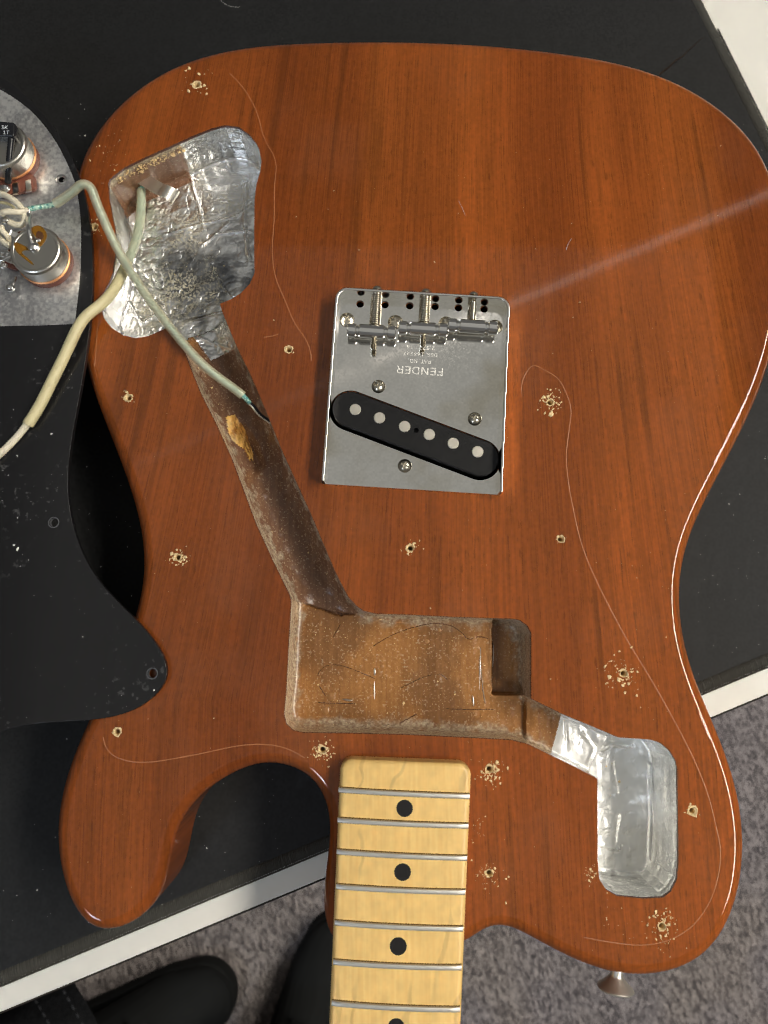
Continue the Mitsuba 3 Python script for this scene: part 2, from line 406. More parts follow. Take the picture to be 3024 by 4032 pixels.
def field(poly, zf, step=0.7, rings=(0.1, 0.2, 0.6, 1.1, 1.7)):
    """A surface over a polygon, z = zf(x, y, distance to the outline). Returns vertices, triangles, distances."""
    pts = [shapely.get_coordinates(shapely.segmentize(poly.boundary, step))]
    for r in rings:
        b = poly.buffer(-r)
        if not b.is_empty:
            pts.append(shapely.get_coordinates(shapely.segmentize(b.boundary, step)))
    x0, y0, x1, y1 = poly.bounds
    gx, gy = np.meshgrid(np.arange(x0, x1, step), np.arange(y0, y1, step * 0.87))
    gx = gx + (np.arange(len(gy)) % 2)[:, None] * step / 2
    g = np.column_stack([gx.ravel(), gy.ravel()]) + rng.uniform(-0.12, 0.12, (gx.size, 2)) * step
    inner = poly.buffer(-max(rings) - 0.35 * step)
    pts.append(g[shapely.contains_xy(inner, g[:, 0], g[:, 1])])
    p = np.unique(np.round(np.vstack(pts), 4), axis=0)
    f = Delaunay(p).simplices
    c = p[f].mean(1)
    f = f[shapely.contains_xy(poly, c[:, 0], c[:, 1])]
    a, b, c = p[f[:, 0]], p[f[:, 1]], p[f[:, 2]]
    s = (b[:, 0] - a[:, 0]) * (c[:, 1] - a[:, 1]) - (b[:, 1] - a[:, 1]) * (c[:, 0] - a[:, 0])
    f[s < 0] = f[s < 0][:, [0, 2, 1]]
    f = f[np.abs(s) > 1e-9]
    d = shapely.distance(poly.boundary, shapely.points(p))
    return np.column_stack([p, zf(p[:, 0], p[:, 1], d)]), f, d


def sub(v, f, keep, *extra):
    f = f[keep]; ids, inv = np.unique(f, return_inverse=True)
    return (v[ids], inv.reshape(-1, 3), *[e[ids] for e in extra])


def n2(x, y, s, seed=0, o=3):
    return meshkit.fbm(np.stack([np.asarray(x) * s + 50, np.asarray(y) * s + 50, np.zeros_like(x) + seed * 3.3], -1), o, seed)


def pix(v):
    """Photo pixel of points in mm: for sorting surface pieces by measured borders."""
    r = np.asarray(v, float) - [0, 0, HC]
    w = r @ FW
    return 1512 + F * r[:, 0] / w, 2016 - F * (r @ UP) / w


def inside(poly, x, y):
    return shapely.contains_xy(Polygon(poly), x, y)

# ------------------------------------------------------------------ the setting: floor, table, desk mat
ZF, ZTAB, ZMAT = -ZT * 1000, -48.0, -45.0
v, f = tri(Polygon([(-3000, -3000), (3000, -3000), (3000, 3000), (-3000, 3000)]))
add('carpet_floor', (np.column_stack([v[:, :2], np.full(len(v), ZF)]), f), 'm_carpet', kind='structure')

t_a, t_b = U(0, 3987, ZTAB)[:2], U(3024, 2733, ZTAB)[:2]
ex = (t_b - t_a) / np.linalg.norm(t_b - t_a); ey = np.array([-ex[1], ex[0]])
tab = thing('table', 'white table edge showing beside and below the black desk mat', 'table')
c0 = t_a - ex * 600
top = [c0, c0 + ex * 1500, c0 + ex * 1500 + ey * 750, c0 + ey * 750]
add(tab + '__tabletop', prism(top, ZTAB - 24, ZTAB, 0.8), 'm_white', 40)
lip = [c0 - ey * 0.9, c0 + ex * 1500 - ey * 0.9, c0 + ex * 1500 - ey * 0.02, c0 - ey * 0.02]
add(tab + '__edge_band', prism(lip, ZTAB - 24, ZTAB - 1.2), 'm_trim')
for a, b in ((60, 60), (1440, 60), (60, 690), (1440, 690)):
    o = c0 + ex * a + ey * b
    add(tab + '__leg', prism([o + ex * s + ey * t for s, t in ((-22, -22), (22, -22), (22, 22), (-22, 22))], ZF, ZTAB - 24.2), 'm_trim')

ma, mb = U(0, 3881, ZMAT)[:2], U(3024, 2623, ZMAT)[:2]
mx = (mb - ma) / np.linalg.norm(mb - ma); my = np.array([-mx[1], mx[0]])
r0, r1 = U(2766, 0, ZMAT)[:2], U(3024, 516, ZMAT)[:2]
rd = (r0 - r1) / np.linalg.norm(r0 - r1)
s = np.linalg.solve(np.column_stack([mx, -rd]), r1 - ma); corner = ma + mx * s[0]
m_poly = Polygon([ma - mx * 350, corner, corner + rd * 560, ma - mx * 350 + rd * 560])
m_round = m_poly.buffer(-10).buffer(10, quad_segs=12)
mat = thing('desk_mat', 'black cloth desk mat with stitched edge under the guitar', 'desk mat')
hem_w = 6.2
inner = m_round.buffer(-hem_w * 0.75)
crease = (U(2594, 297, ZMAT)[:2], U(2772, 146, ZMAT)[:2])
add(mat + '__cloth', prism(shapely.get_coordinates(inner.exterior)[:-1], ZTAB + 0.02, ZMAT), 'm_mat')
outl = shapely.get_coordinates(shapely.segmentize(m_round.buffer(-hem_w / 2).exterior, 2.0))
near = [q for q in outl if -330 < q[0] < 330 and -330 < q[1] < 330]
line = shapely.ops.linemerge(m_round.buffer(-hem_w / 2).exterior.intersection(shapely.box(-340, -330, 330, 340))) if False else m_round.buffer(-hem_w / 2).exterior
L = line.length
hem = []
nn = int(L / 3.0)
pp = np.array([line.interpolate(i * L / nn).coords[0] for i in range(nn + 1)])
tt = np.gradient(pp, axis=0); tt /= np.linalg.norm(tt, axis=1, keepdims=True); nr = np.column_stack([-tt[:, 1], tt[:, 0]])
prof = [(math.cos(a) * hem_w / 2, math.sin(a) * 2.0) for a in np.linspace(0, math.pi, 9)]
vv = np.stack([np.column_stack([pp + nr * a, np.full(len(pp), ZMAT - 1.2 + b)]) for a, b in prof], 1).reshape(-1, 3)
i, j = np.meshgrid(np.arange(nn), np.arange(8), indexing='ij')
q = np.stack([i * 9 + j, (i + 1) * 9 + j, (i + 1) * 9 + j + 1, i * 9 + j + 1], -1).reshape(-1, 4)
add(mat + '__hem', (vv, np.vstack([q[:, [0, 1, 2]], q[:, [0, 2, 3]]])), 'm_hem', True)
st = []
for s in np.arange(0, L, 0.95):
    q = np.array(line.interpolate(s).coords[0]); q2 = np.array(line.interpolate((s + 0.5) % L).coords[0])
    if abs(q[0]) > 240 or abs(q[1]) > 330:
        continue
    t = q2 - q; t /= np.linalg.norm(t); n_ = np.array([-t[1], t[0]])
    jit = rng.uniform(-0.25, 0.25)
    path = [np.r_[q + n_ * (a * hem_w / 2 * 1.08) + t * (0.35 * a + jit), ZMAT - 1.1 + 1.98 * math.sqrt(max(0, 1 - a * a))] for a in (-1.0, -0.8, -0.45, 0, 0.45, 0.8, 1.0)]
    st.append(tube(path, 0.24, 4, False))
    for e in (-1, 1):
        w = q + n_ * (e * hem_w / 2 * 1.12)
        st.append(tube([np.r_[w - t * 0.7, ZMAT - (0.3 if e > 0 else 2.4)], np.r_[w, ZMAT + (0.35 if e > 0 else -2.0)], np.r_[w + t * 0.7, ZMAT - (0.3 if e > 0 else 2.4)]], 0.42, 4, False))
add(mat + '__overlock_stitching', join(*st), 'm_hem', kind='stuff')
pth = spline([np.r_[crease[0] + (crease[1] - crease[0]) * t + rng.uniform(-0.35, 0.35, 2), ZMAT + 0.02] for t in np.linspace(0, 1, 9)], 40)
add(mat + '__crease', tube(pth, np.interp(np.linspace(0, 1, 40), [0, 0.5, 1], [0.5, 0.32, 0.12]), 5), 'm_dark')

# ------------------------------------------------------------------ the guitar body
GTR = thing('electric_guitar', 'glossy reddish brown electric guitar with pickguard removed, routed cavities open', 'electric guitar')
OUT = [(1251, 167), (1494, 165), (1737, 175), (2016, 192), (2198, 210), (2320, 225), (2441, 249), (2563, 286), (2684, 343), (2775, 398), (2867, 465), (2927, 516), (2982, 583), (3012, 644), (3040, 715),
       (3068, 830), (3080, 960), (3078, 1120), (3062, 1280), (3024, 1439), (3006, 1494), (2970, 1579), (2921, 1682), (2867, 1792), (2812, 1901), (2775, 1980), (2745, 2040), (2715, 2113), (2690, 2204),
       (2675, 2302), (2674, 2381), (2684, 2478), (2709, 2581), (2739, 2672), (2775, 2763), (2824, 2891), (2867, 3012), (2903, 3115), (2918, 3212), (2924, 3316), (2918, 3419), (2900, 3528), (2867, 3619),
       (2818, 3701), (2763, 3762), (2696, 3805), (2624, 3826), (2532, 3833), (2441, 3826), (2356, 3811), (2271, 3783), (2198, 3747), (2107, 3698), (2052, 3662), (2016, 3644), (1962, 3639), (1919, 3656),
       (1880, 3685), (1835, 3704), (1760, 3712), (1600, 3714), (1400, 3712), (1330, 3708), (1302, 3690), (1290, 3650), (1286, 3560), (1288, 3450), (1294, 3320), (1298, 3230), (1296, 3175), (1281, 3139), (1251, 3091), (1208, 3048),
       (1150, 3017), (1085, 3003), (1008, 3006), (911, 3043), (851, 3076), (790, 3127), (735, 3194), (699, 3267), (668, 3340), (653, 3401), (632, 3486), (601, 3553), (565, 3598), (516, 3635), (450, 3658),
       (401, 3656), (346, 3632), (298, 3583), (261, 3504), (243, 3425), (234, 3340), (234, 3255), (246, 3133), (270, 3024), (292, 2970), (322, 2903), (355, 2833), (400, 2740), (470, 2580), (528, 2435), (547, 2362), (562, 2289),
       (571, 2198), (565, 2107), (547, 2020), (504, 1889), (462, 1780), (425, 1688), (395, 1603), (364, 1524), (337, 1433), (312, 1320), (292, 1180), (282, 1020), (284, 860), (296, 730), (313, 653), (340, 598), (389, 522), (456, 434), (547, 349),
       (668, 276), (790, 230), (900, 202), (1008, 184)]
RO, TB = 5.6, 45.0
outline = offs(ccw(spline(UV(OUT, -2.8)[:, :2], 900, True, s=25.0)), -0.5)
ROUT = [(425, 723), (433, 705), (447, 693), (486, 662), (577, 617), (668, 577), (759, 535), (838, 504), (887, 493), (942, 501), (984, 532), (1008, 562), (1020, 583), (1030, 632), (1026, 674), (1010, 725), (1003, 784), (1001, 900),
        (1001, 1008), (1002, 1075), (984, 1117), (948, 1154), (911, 1178), (866, 1196), (875, 1227), (905, 1300), (939, 1379), (972, 1445), (1012, 1533), (1066, 1664), (1105, 1761), (1221, 2016), (1275, 2144), (1324, 2259), (1348, 2305),
        (1372, 2350), (1403, 2384), (1433, 2405), (1482, 2416), (1615, 2420), (1798, 2429), (2016, 2436), (2046, 2441), (2077, 2463), (2092, 2493), (2092, 2751), (2216, 2812), (2289, 2842), (2435, 2903), (2563, 2912), (2599, 2924),
        (2636, 2955), (2660, 2994), (2667, 3024), (2672, 3389), (2666, 3461), (2642, 3510), (2611, 3534), (2532, 3538), (2429, 3528), (2387, 3504), (2359, 3461), (2353, 3389), (2352, 3067), (2265, 3021), (2171, 2976), (2077, 2930), (2016, 2915),
        (1919, 2909), (1615, 2894), (1372, 2888), (1190, 2885), (1154, 2876), (1126, 2851), (1117, 2812), (1126, 2715), (1136, 2520), (1143, 2405), (1145, 2368), (1139, 2344), (1069, 2198), (1008, 2065), (911, 1804), (851, 1670),
        (790, 1549), (753, 1458), (717, 1360), (690, 1310), (659, 1290), (626, 1305), (583, 1324), (535, 1332), (486, 1321), (437, 1290), (407, 1251), (395, 1205), (402, 1160), (425, 1123), (443, 1075), (453, 1008), (455, 950), (453, 899), (440, 840), (429, 780)]
rout = Polygon(UV(ROUT)[:, :2]).buffer(0)
rout = rout.buffer(-0.5).buffer(1.0).buffer(-0.5)

# the bridge's own frame: a across from its left wall, b along it from its back wall
bq = [U(1322, 1126, 9)[:2], U(2012, 1172, 9)[:2], U(1281, 1895, 9)[:2], U(1992, 1934, 9)[:2]]
bo = bq[0]; bx = (bq[1] - bq[0]) + (bq[3] - bq[2]); bx /= np.linalg.norm(bx); by = np.array([bx[1], -bx[0]])
bo = (bq[0] + bq[1]) / 2
BW = (np.linalg.norm(bq[1] - bq[0]) + np.linalg.norm(bq[3] - bq[2])) / 2; BL = ((bq[2] + bq[3]) / 2 - bo) @ by
B = lambda a, b: bo + bx * (a - BW / 2) + by * b
p_l, p_r = U(1379, 1610, 4)[:2], U(1892, 1804, 4)[:2]
slot = LineString([p_l, p_r]).buffer(9.3, quad_segs=12)
nose = [U(1332, 3075, 8)[:2], U(1866, 3075, 8)[:2], U(1292, 4032, 8)[:2], U(1822, 4032, 8)[:2]]
nd = ((nose[2] + nose[3]) - (nose[0] + nose[1])); nd /= np.linalg.norm(nd)
nl, nr_ = nose[0] + (nose[2] - nose[0]) * 2.3, nose[1] + (nose[3] - nose[1]) * 2.3
end_l, end_r = U(1340, 2986, 8)[:2], U(1858, 3006, 8)[:2]
neck_poly = Polygon([end_l, end_r, nr_, nl]).buffer(-5, quad_segs=10).buffer(5, quad_segs=10)

HOLES = [(775, 332), (1137, 1376), (506, 1566), (699, 2194), (460, 2882), (1616, 2158), (1269, 2952), (1927, 3029), (1927, 3439), (2166, 1584), (2208, 2123), (2456, 2652), (2726, 3193), (2607, 3648), (372, 893)]
hc = [U(a, b)[:2] for a, b in HOLES]
STR = [(1418, 1197), (1516, 1200), (1613, 1204), (1713, 1207), (1805, 1212), (1906, 1217)]
sc = [U(a, b, 1.2)[:2] for a, b in STR]
rr = []
for k in range(9):
    a = k / 8 * math.pi / 2
    rr.append(np.column_stack([offs(outline, RO * (1 - math.sin(a))), np.full(len(outline), -RO * (1 - math.cos(a)))]))
low = [np.column_stack([offs(outline, RO * (1 - math.cos(a))), np.full(len(outline), -TB + RO * (1 - math.sin(a)))]) for a in np.linspace(0, math.pi / 2, 6)]
rings = rr + low
cap = Polygon(rr[0][:, :2]).buffer(0).difference(rout).difference(slot).difference(neck_poly.buffer(-0.6))
for c in hc:
    cap = cap.difference(Polygon(circle(c, 1.72, 24)))
for c in sc:
    cap = cap.difference(Polygon(circle(c, 1.6, 16)))
caps = []
for g in getattr(cap, 'geoms', [cap]):
    if g.area > 5:
        v, f = tri(g); caps.append((np.column_stack([v[:, :2], np.zeros(len(v))]), f))
v, f = tri(Polygon(rings[-1][:, :2])); bot = (np.column_stack([v[:, :2], np.full(len(v), -TB)]), f[:, ::-1])
sides = [strip(b, a) for a, b in zip(rings[:-1], rings[1:])]
add(GTR + '__body', join(*caps, *sides, bot), 'm_wood', 40)

# ------------------------------------------------------------------ routed cavities: one surface, sorted into its parts
P_CTRL = [(300, 380), (1100, 380), (1100, 1190), (868, 1197), (700, 1265), (640, 1420), (300, 1420)]
P_CH = [(640, 1420), (700, 1265), (868, 1197), (1100, 1190), (1480, 2405), (1330, 2420), (1145, 2360), (1000, 2300)]
P_PICK = [(1000, 2300), (1145, 2360), (1330, 2420), (1480, 2405), (2094, 2380), (2094, 3000), (1000, 3000)]
P_STEP = [(1962, 2380), (2100, 2380), (2100, 2746), (1962, 2746)]
P_CH2 = [(2094, 2600), (2440, 2800), (2440, 2903), (2352, 3067), (2352, 3150), (2094, 3050)]
DEPTH = {'ctrl': 25.0, 'ch': 21.0, 'pick': 17.5, 'step': 25.0, 'ch2': 15.0, 'sw': 30.0}


def world_poly(p):
    return UV(p)[:, :2]


def depth(x, y):
    D = np.full(len(x), DEPTH['sw'])
    for p, k in ((P_CTRL, 'ctrl'), (P_CH, 'ch'), (P_PICK, 'pick'), (P_CH2, 'ch2'), (P_STEP, 'step')):
        D[inside(world_poly(p), x, y)] = DEPTH[k]
    return D


def fil(x, y):
    R = np.full(len(x), 2.2)
    R[inside(world_poly(P_CH), x, y)] = 10.5
    R[inside(world_poly(P_PICK), x, y)] = 3.6
    R[inside(world_poly(P_CTRL), x, y)] = 2.5
    return R


FOLDS = [(LineString(UV(q, zz)[:, :2]), h, w) for q, zz, h, w in (
    ([(2588, 3000), (2592, 3200), (2586, 3390), (2560, 3430)], -28, 1.8, 0.8), ([(2400, 3445), (2480, 3452), (2552, 3448)], -28, 1.5, 0.7), ([(2560, 3010), (2566, 3200), (2560, 3400)], -28, 1.1, 0.5),
    ([(2370, 2960), (2420, 2935), (2500, 2940)], -25, 0.8, 0.9), ([(2364, 3330), (2400, 3340), (2440, 3350)], -28, 0.6, 0.7), ([(2300, 2890), (2345, 2950), (2320, 3010)], -12, 0.6, 0.6),
    ([(745, 690), (790, 850), (800, 900)], -24, 0.5, 0.6), ([(640, 920), (780, 880), (930, 850), (985, 800)], -24, 0.6, 0.5), ([(800, 960), (870, 900), (905, 870)], -24, 0.7, 0.6),
    ([(850, 920), (985, 905)], -24, 0.8, 0.6), ([(830, 1030), (870, 1120), (905, 1165)], -24, 0.6, 0.5), ([(760, 1250), (900, 1215)], -22, 0.9, 0.7), ([(440, 1240), (500, 1180), (560, 1270), (620, 1230)], -24, 0.9, 0.7),
    ([(965, 700), (955, 850), (975, 1010)], -20, 0.9, 0.8), ([(850, 560), (900, 640), (960, 650)], -16, 0.5, 0.6), ([(790, 1330), (905, 1375)], -20, 0.5, 0.5))]


def zf(x, y, d):
    D, R = depth(x, y), fil(x, y)
    t = np.clip(R - np.maximum(d - 0.2, 0), 0, R)
    z = -(D - R + np.sqrt(np.maximum(R * R - t * t, 0)))
    z += (n2(x, y, 0.25, 1) - 0.5) * 0.9 * np.clip(d / 3, 0, 1)
    lump = inside(world_poly(P_CTRL), x, y) | (x > U(2200, 2900)[0])
    z += np.where(lump, ((n2(x, y, 0.12, 2, 2) - 0.5) * 1.8) * np.clip(d / 3, 0, 1), 0)
    gouge = LineString(UV([(905, 1640), (950, 1700), (985, 1790)])[:, :2])
    gd = shapely.distance(gouge, shapely.points(x, y))
    z -= np.clip(1 - gd / 4.0, 0, 1) * (1.5 + 3.0 * n2(x, y, 0.6, 4))
    for pl, h, wd in FOLDS:
        fd = shapely.distance(pl, shapely.points(x, y))
        z += h * np.exp(-(fd / wd) ** 2) * np.clip(d / 0.8, 0, 1)
    return np.where(d < 0.05, 0.0, np.where(d < 0.15, -1.1 - 0.7 * n2(x, y, 0.5, 11), z))


v, f, d = field(rout, zf, 0.62)
c = v[f].mean(1)
px, py = pix(c)
in_ctrl = inside(world_poly(P_CTRL), c[:, 0], c[:, 1]); in_ch = inside(world_poly(P_CH), c[:, 0], c[:, 1])
in_pick = inside(world_poly(P_PICK), c[:, 0], c[:, 1]); in_ch2 = inside(world_poly(P_CH2), c[:, 0], c[:, 1])
in_sw = ~(in_ctrl | in_ch | in_pick | in_ch2)
bare = inside([(415, 700), (450, 640), (715, 520), (718, 590), (757, 716), (562, 800), (535, 830), (500, 860), (470, 800)], px, py)
lab_ = trimesh.graph.connected_component_labels(trimesh.Trimesh(v, f[bare & in_ctrl], process=False).face_adjacency, node_count=int((bare & in_ctrl).sum()))
ids_ = np.nonzero(bare & in_ctrl)[0]; bare = np.zeros(len(f), bool); bare[ids_[lab_ == np.bincount(lab_).argmax()]] = True
foil_ctrl = in_ctrl & ~bare
tape = in_ch & inside([(800, 1190), (930, 1190), (930, 1360), (925, 1375), (830, 1420), (742, 1300), (700, 1230)], px, py)
foil_ch2 = in_ch2 & inside([(2213, 2800), (2500, 2800), (2500, 3100), (2165, 2985)], px, py)
rim = d[f].max(1) < 0.15
bare &= ~rim; foil_ctrl &= ~rim; tape &= ~rim; foil_ch2 &= ~rim
foil = foil_ctrl | tape | foil_ch2 | (in_sw & ~rim)
kind = np.ones(len(v)); kind[inside(world_poly(P_PICK), v[:, 0], v[:, 1])] = 2.0
kind[inside(world_poly(P_CH2), v[:, 0], v[:, 1])] = 2.0
kind[np.unique(f[bare])] = 0.5
kx, ky = pix(v)
kind[inside([(888, 1640), (925, 1632), (965, 1690), (1000, 1795), (985, 1815), (960, 1770), (920, 1740), (898, 1700)], kx, ky) & (d > 1.5)] = 3.0
uvs = np.column_stack([d, kind])
for key, keep, m in (('cavity_lip', rim, 'm_rim'), ('control_cavity', in_ctrl & ~foil & ~rim, 'm_cavity'), ('wiring_channel', in_ch & ~foil & ~rim, 'm_cavity'), ('neck_pickup_cavity', in_pick & ~foil & ~rim, 'm_cavity'),
                     ('wiring_channel', in_ch2 & ~foil & ~rim, 'm_cavity'),
                     ('foil_lining', foil_ctrl, 'm_foil'), ('foil_tape', tape, 'm_foil'), ('foil_tape', foil_ch2, 'm_foil_flat'), ('foil_lining', in_sw & foil, 'm_foil_flat')):
    a, b, u = sub(v, f, keep, uvs)
    add(GTR + '__' + key, (a, b), m, True, uv=None if m.startswith('m_foil') else u)
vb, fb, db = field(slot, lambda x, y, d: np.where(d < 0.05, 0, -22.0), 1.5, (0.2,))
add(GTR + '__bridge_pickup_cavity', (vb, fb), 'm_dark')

# screw holes: pale broken rim, dark shaft
for i, q in enumerate(hc):
    seg = 20
    fat = rng.uniform(0.93, 1.2)
    ring = lambda r, z, w: np.column_stack([circle(q, r * (fat if z > 0 else 1), seg) + rng.uniform(-w, w, (seg, 2)), np.full(seg, z) + rng.uniform(0, w * 0.6, seg)])
    R0 = np.column_stack([circle(q, 1.95 * fat, seg) + rng.uniform(-0.4, 0.4, (seg, 2)), np.full(seg, 0.02)])
    rs = [R0, ring(1.6, 0.10, 0.18), ring(1.15, -0.35, 0.08), ring(1.0, -1.2, 0.03)]
    add(GTR + '__screw_hole', join(*[strip(a, b) for a, b in zip(rs[:-1], rs[1:])], lathe([(1.0, 0), (0.95, -14), (0, -14.5)], [q[0], q[1], -1.2], [0, 0, 1], seg)), 'm_rawwood', 35)

# ------------------------------------------------------------------ bridge
BR = GTR + '__bridge'
W = 1.2
full = [B(0, 0), B(BW, 0), B(BW, BL), B(0, BL)]
shape = Polygon(full).buffer(-5.5, quad_segs=10).buffer(5.5, quad_segs=10).union(Polygon([B(0, 20), B(BW, 20), B(BW, BL), B(0, BL)]))
inn = Polygon([B(W, W), B(BW - W, W), B(BW - W, BL + 5), B(W, BL + 5)]).buffer(-4.4, quad_segs=10).buffer(4.4, quad_segs=10).union(Polygon([B(W, 20), B(BW - W, 20), B(BW - W, BL + 5), B(W, BL + 5)]))
wall = shape.difference(inn)
floor = shape.difference(slot.buffer(0.1))
fl_h = [shapely.get_coordinates(r)[:-1] for r in floor.interiors]
fl = [g for g in getattr(floor, 'geoms', [floor])]
ms = []
for g in fl:
    if g.area > 3:
        ms.append(prism(shapely.get_coordinates(g.exterior)[:-1], 0.05, 1.25, 0.0, [shapely.get_coordinates(r)[:-1] for r in g.interiors] + [circle(q, 1.75, 20) for q in sc if g.contains(Point(q))]))
ms.append(prism(shapely.get_coordinates(wall.exterior)[:-1], 1.2, 9.0, 0.35))
add(BR, join(*ms), 'm_chrome', 35, label='chrome plate with upright walls and lettering')


def screw_head(c, z, r, h):
    """A domed cross-slot screw head standing on level z."""
    R = (r * r + h * h) / (2 * h)
    m = m3.Manifold.sphere(R, 40).translate([0, 0, h - R]).trim_by_plane([0, 0, 1], 0.0)
    a = rng.uniform(0, 90)
    for k in (0, 90):
        m -= m3.Manifold.cube([r * 1.15, r * 0.27, h], True).rotate([0, 0, a + k]).translate([0, 0, h * 0.93])
    m -= m3.Manifold.cylinder(h, r * 0.12, r * 0.36, 16).translate([0, 0, h * 0.35])
    return m.translate([c[0], c[1], z])


for a, b, r, h in ((1490, 1520, 3.15, 2.0), (1870, 1648, 3.15, 2.0), (1594, 1833, 3.15, 2.0), (1366, 1257, 3.5, 1.3), (1557, 1266, 3.5, 1.3), (1757, 1272, 3.5, 1.3), (1950, 1285, 3.5, 1.3)):
    add(BR + '__screw', screw_head(U(a, b, 2)[:2], 1.27, r, h), 'm_nickel', 30)

ang = math.atan2(bx[1], bx[0])
b3, n3 = np.r_[bx, 0], np.r_[by, 0]
SAD = [((1368, 1300), (1559, 1311), 6.0, 1473, True), ((1569, 1291), (1761, 1301), 6.3, 1668, True), ((1763, 1280), (1957, 1292), 6.6, 1859, False)]
for (l, r, zc, sx, spring) in SAD:
    p0, p1 = U(*l, zc), U(*r, zc)
    ax = p1 - p0; Ls = np.linalg.norm(ax); ax /= Ls
    R = 3.1
    prof = [(0, 0), (R - 0.35, 0), (R, 0.35), (R, 3.6), (R - 0.75, 4.3), (R - 0.75, 4.9), (R, 5.6), (R, Ls - 5.6), (R - 0.75, Ls - 4.9), (R - 0.75, Ls - 4.3), (R, Ls - 3.6), (R, Ls - 0.35), (R - 0.35, Ls), (0, Ls)]
    add(BR + '__saddle', lathe(prof, p0, ax, 36), 'm_steel', 28)
    for e in (2.0, Ls - 2.0):
        o = p0 + ax * e
        top = m3.Manifold.cylinder(zc + 1.9 - 1.3, 1.5, 1.5, 24)
        top -= m3.Manifold.cube([4, 0.5, 1.2], True).rotate([0, 0, rng.uniform(20, 160)]).translate([0, 0, zc + 1.9 - 1.3])
        add(BR + '__set_screw', top.translate([o[0], o[1], 1.27]), 'm_nickel', 30)
    # length screw through the back wall
    mid = U(sx, (l[1] + r[1]) / 2, zc)
    back = mid - n3 * (((mid[:2] - bo) @ by) + 0.6); back[2] = 5.6; mid[2] = zc - 0.3
    dirn = (mid - back) / np.linalg.norm(mid - back); Lr = np.linalg.norm(mid - back)
    th = []
    for k in range(int((Lr + 8.5) / 0.35)):
        th += [(1.0, k * 0.35), (1.3, k * 0.35 + 0.175)]
    end = Lr + (8.5 if spring else 2.0)
    th = [t for t in th if t[1] < end] + [(0.8, end), (0, end + 0.2)]
    hd = [(0, -2.3), (1.3, -2.15), (2.1, -1.6), (2.5, -0.8), (2.55, -0.1), (1.0, 0)]
    add(BR + '__length_screw', lathe(hd + th, back, dirn, 20), 'm_nickel', 30)
    x, y, _ = frame(dirn)
    t0, t1 = 1.4, Lr - R - 0.2
    if spring:
        n = 15; tt = np.linspace(0, 1, n * 14)
        path = back + dirn * (t0 + (t1 - t0) * tt)[:, None] + 2.15 * (np.cos(tt * n * 2 * np.pi)[:, None] * x + np.sin(tt * n * 2 * np.pi)[:, None] * y)
        add(BR + '__spring', tube(path, 0.36, 7), 'm_nickel', True)
    else:
        add(BR + '__sleeve', lathe([(1.3, t0 + 1.5), (1.55, t0 + 1.5), (1.55, t1), (1.3, t1)], back, dirn, 20), 'm_nickel', 30)

for txt, (cx, cy), h, wd in (('FENDER', (1653, 1460), 3.5, 21.0), ('PAT. NO.', (1652, 1423), 1.75, 10.2), ('DES. 164227', (1655, 1395), 1.75, 15.4), ('2,573,254', (1656, 1369), 1.75, 12.8)):
    t = meshkit.text_mesh(txt, h, 0.07)
    v = np.array(t.vertices); v[:, 0] -= (v[:, 0].max() + v[:, 0].min()) / 2; v[:, 1] -= h / 2
    v[:, 0] *= wd / np.ptp(v[:, 0])
    o = U(cx, cy, 1.25)
    v = o + np.outer(v[:, 0], -b3) + np.outer(v[:, 1], n3) + np.outer(v[:, 2], [0, 0, 1]) + [0, 0, 0.004]
    add(BR + '__lettering', (v, np.array(t.faces)), 'm_engrave')

PK = GTR + '__bridge_pickup'
hole = U(1008 + 1038 / 1.646, 1008 + 1130 / 1.646, 4.4)[:2]
st0 = shapely.get_coordinates(LineString([p_l, p_r]).buffer(8.0, quad_segs=16).exterior)[:-1]
st1 = shapely.get_coordinates(LineString([p_l, p_r]).buffer(7.3, quad_segs=16).exterior)[:-1]
add(PK, join(prism(st0, 2.0, 4.4, 0.5, [circle(hole, 1.2, 16)]), prism(st1, -12, 2.05)), 'm_bobbin', 40)
for a, b in ((643, 993), (800, 1047), (963, 1103), (1123, 1155), (1278, 1212), (1437, 1267)):
    o = U(1008 + a / 1.646, 1008 + b / 1.646, 5)
    add(PK + '__pole_piece', lathe([(2.6, -3), (2.6, -0.25), (2.3, 0), (0, 0.02)], o, [0, 0, 1], 28), 'm_pole', 30)

# ------------------------------------------------------------------ neck
NK = GTR + '__neck'
nc = (end_l + end_r) / 2
nx = np.array([-nd[1], nd[0]]); nx = nx if nx[0] > 0 else -nx
RAD, ZN = 241.0, 9.6
def board(x, y):
    s = (x - nc[0]) * nx[0] + (y - nc[1]) * nx[1]
    return ZN - s * s / (2 * RAD)
def zneck(x, y, d):
    e = 2.2
    t = np.clip(e - d, 0, e)
    return np.where(d < 1e-3, -16.0, board(x, y) - (e - np.sqrt(np.maximum(e * e - t * t, 0))))
v, f, d = field(neck_poly, zneck, 1.6, (0.03, 0.25, 0.6, 1.1, 1.7, 2.3))
vb_, fb_ = tri(neck_poly)
add(NK, join((v, f), (np.column_stack([vb_[:, :2], np.full(len(vb_), -16.0)]), fb_[:, ::-1])), 'm_maple', 50)
FR = [((1330, 3112), (1859, 3138)), ((1326, 3231), (1854, 3255)), ((1323, 3356), (1849, 3382)), ((1320, 3493), (1842, 3516)), ((1315, 3636), (1834, 3661)), ((1309, 3791), (1827, 3814)), ((1303, 3953), (1821, 3979)), ((1297, 4124), (1816, 4150))]
FW_ = [(U(*l, ZN - 0.4)[:2], U(*r, ZN - 0.4)[:2]) for l, r in FR]
for k in range(5):      # on along the neck, each gap wider by the twelfth root of two
    FW_.append(tuple(b + (b - a) * 1.0595 for a, b in zip(FW_[-2], FW_[-1])))
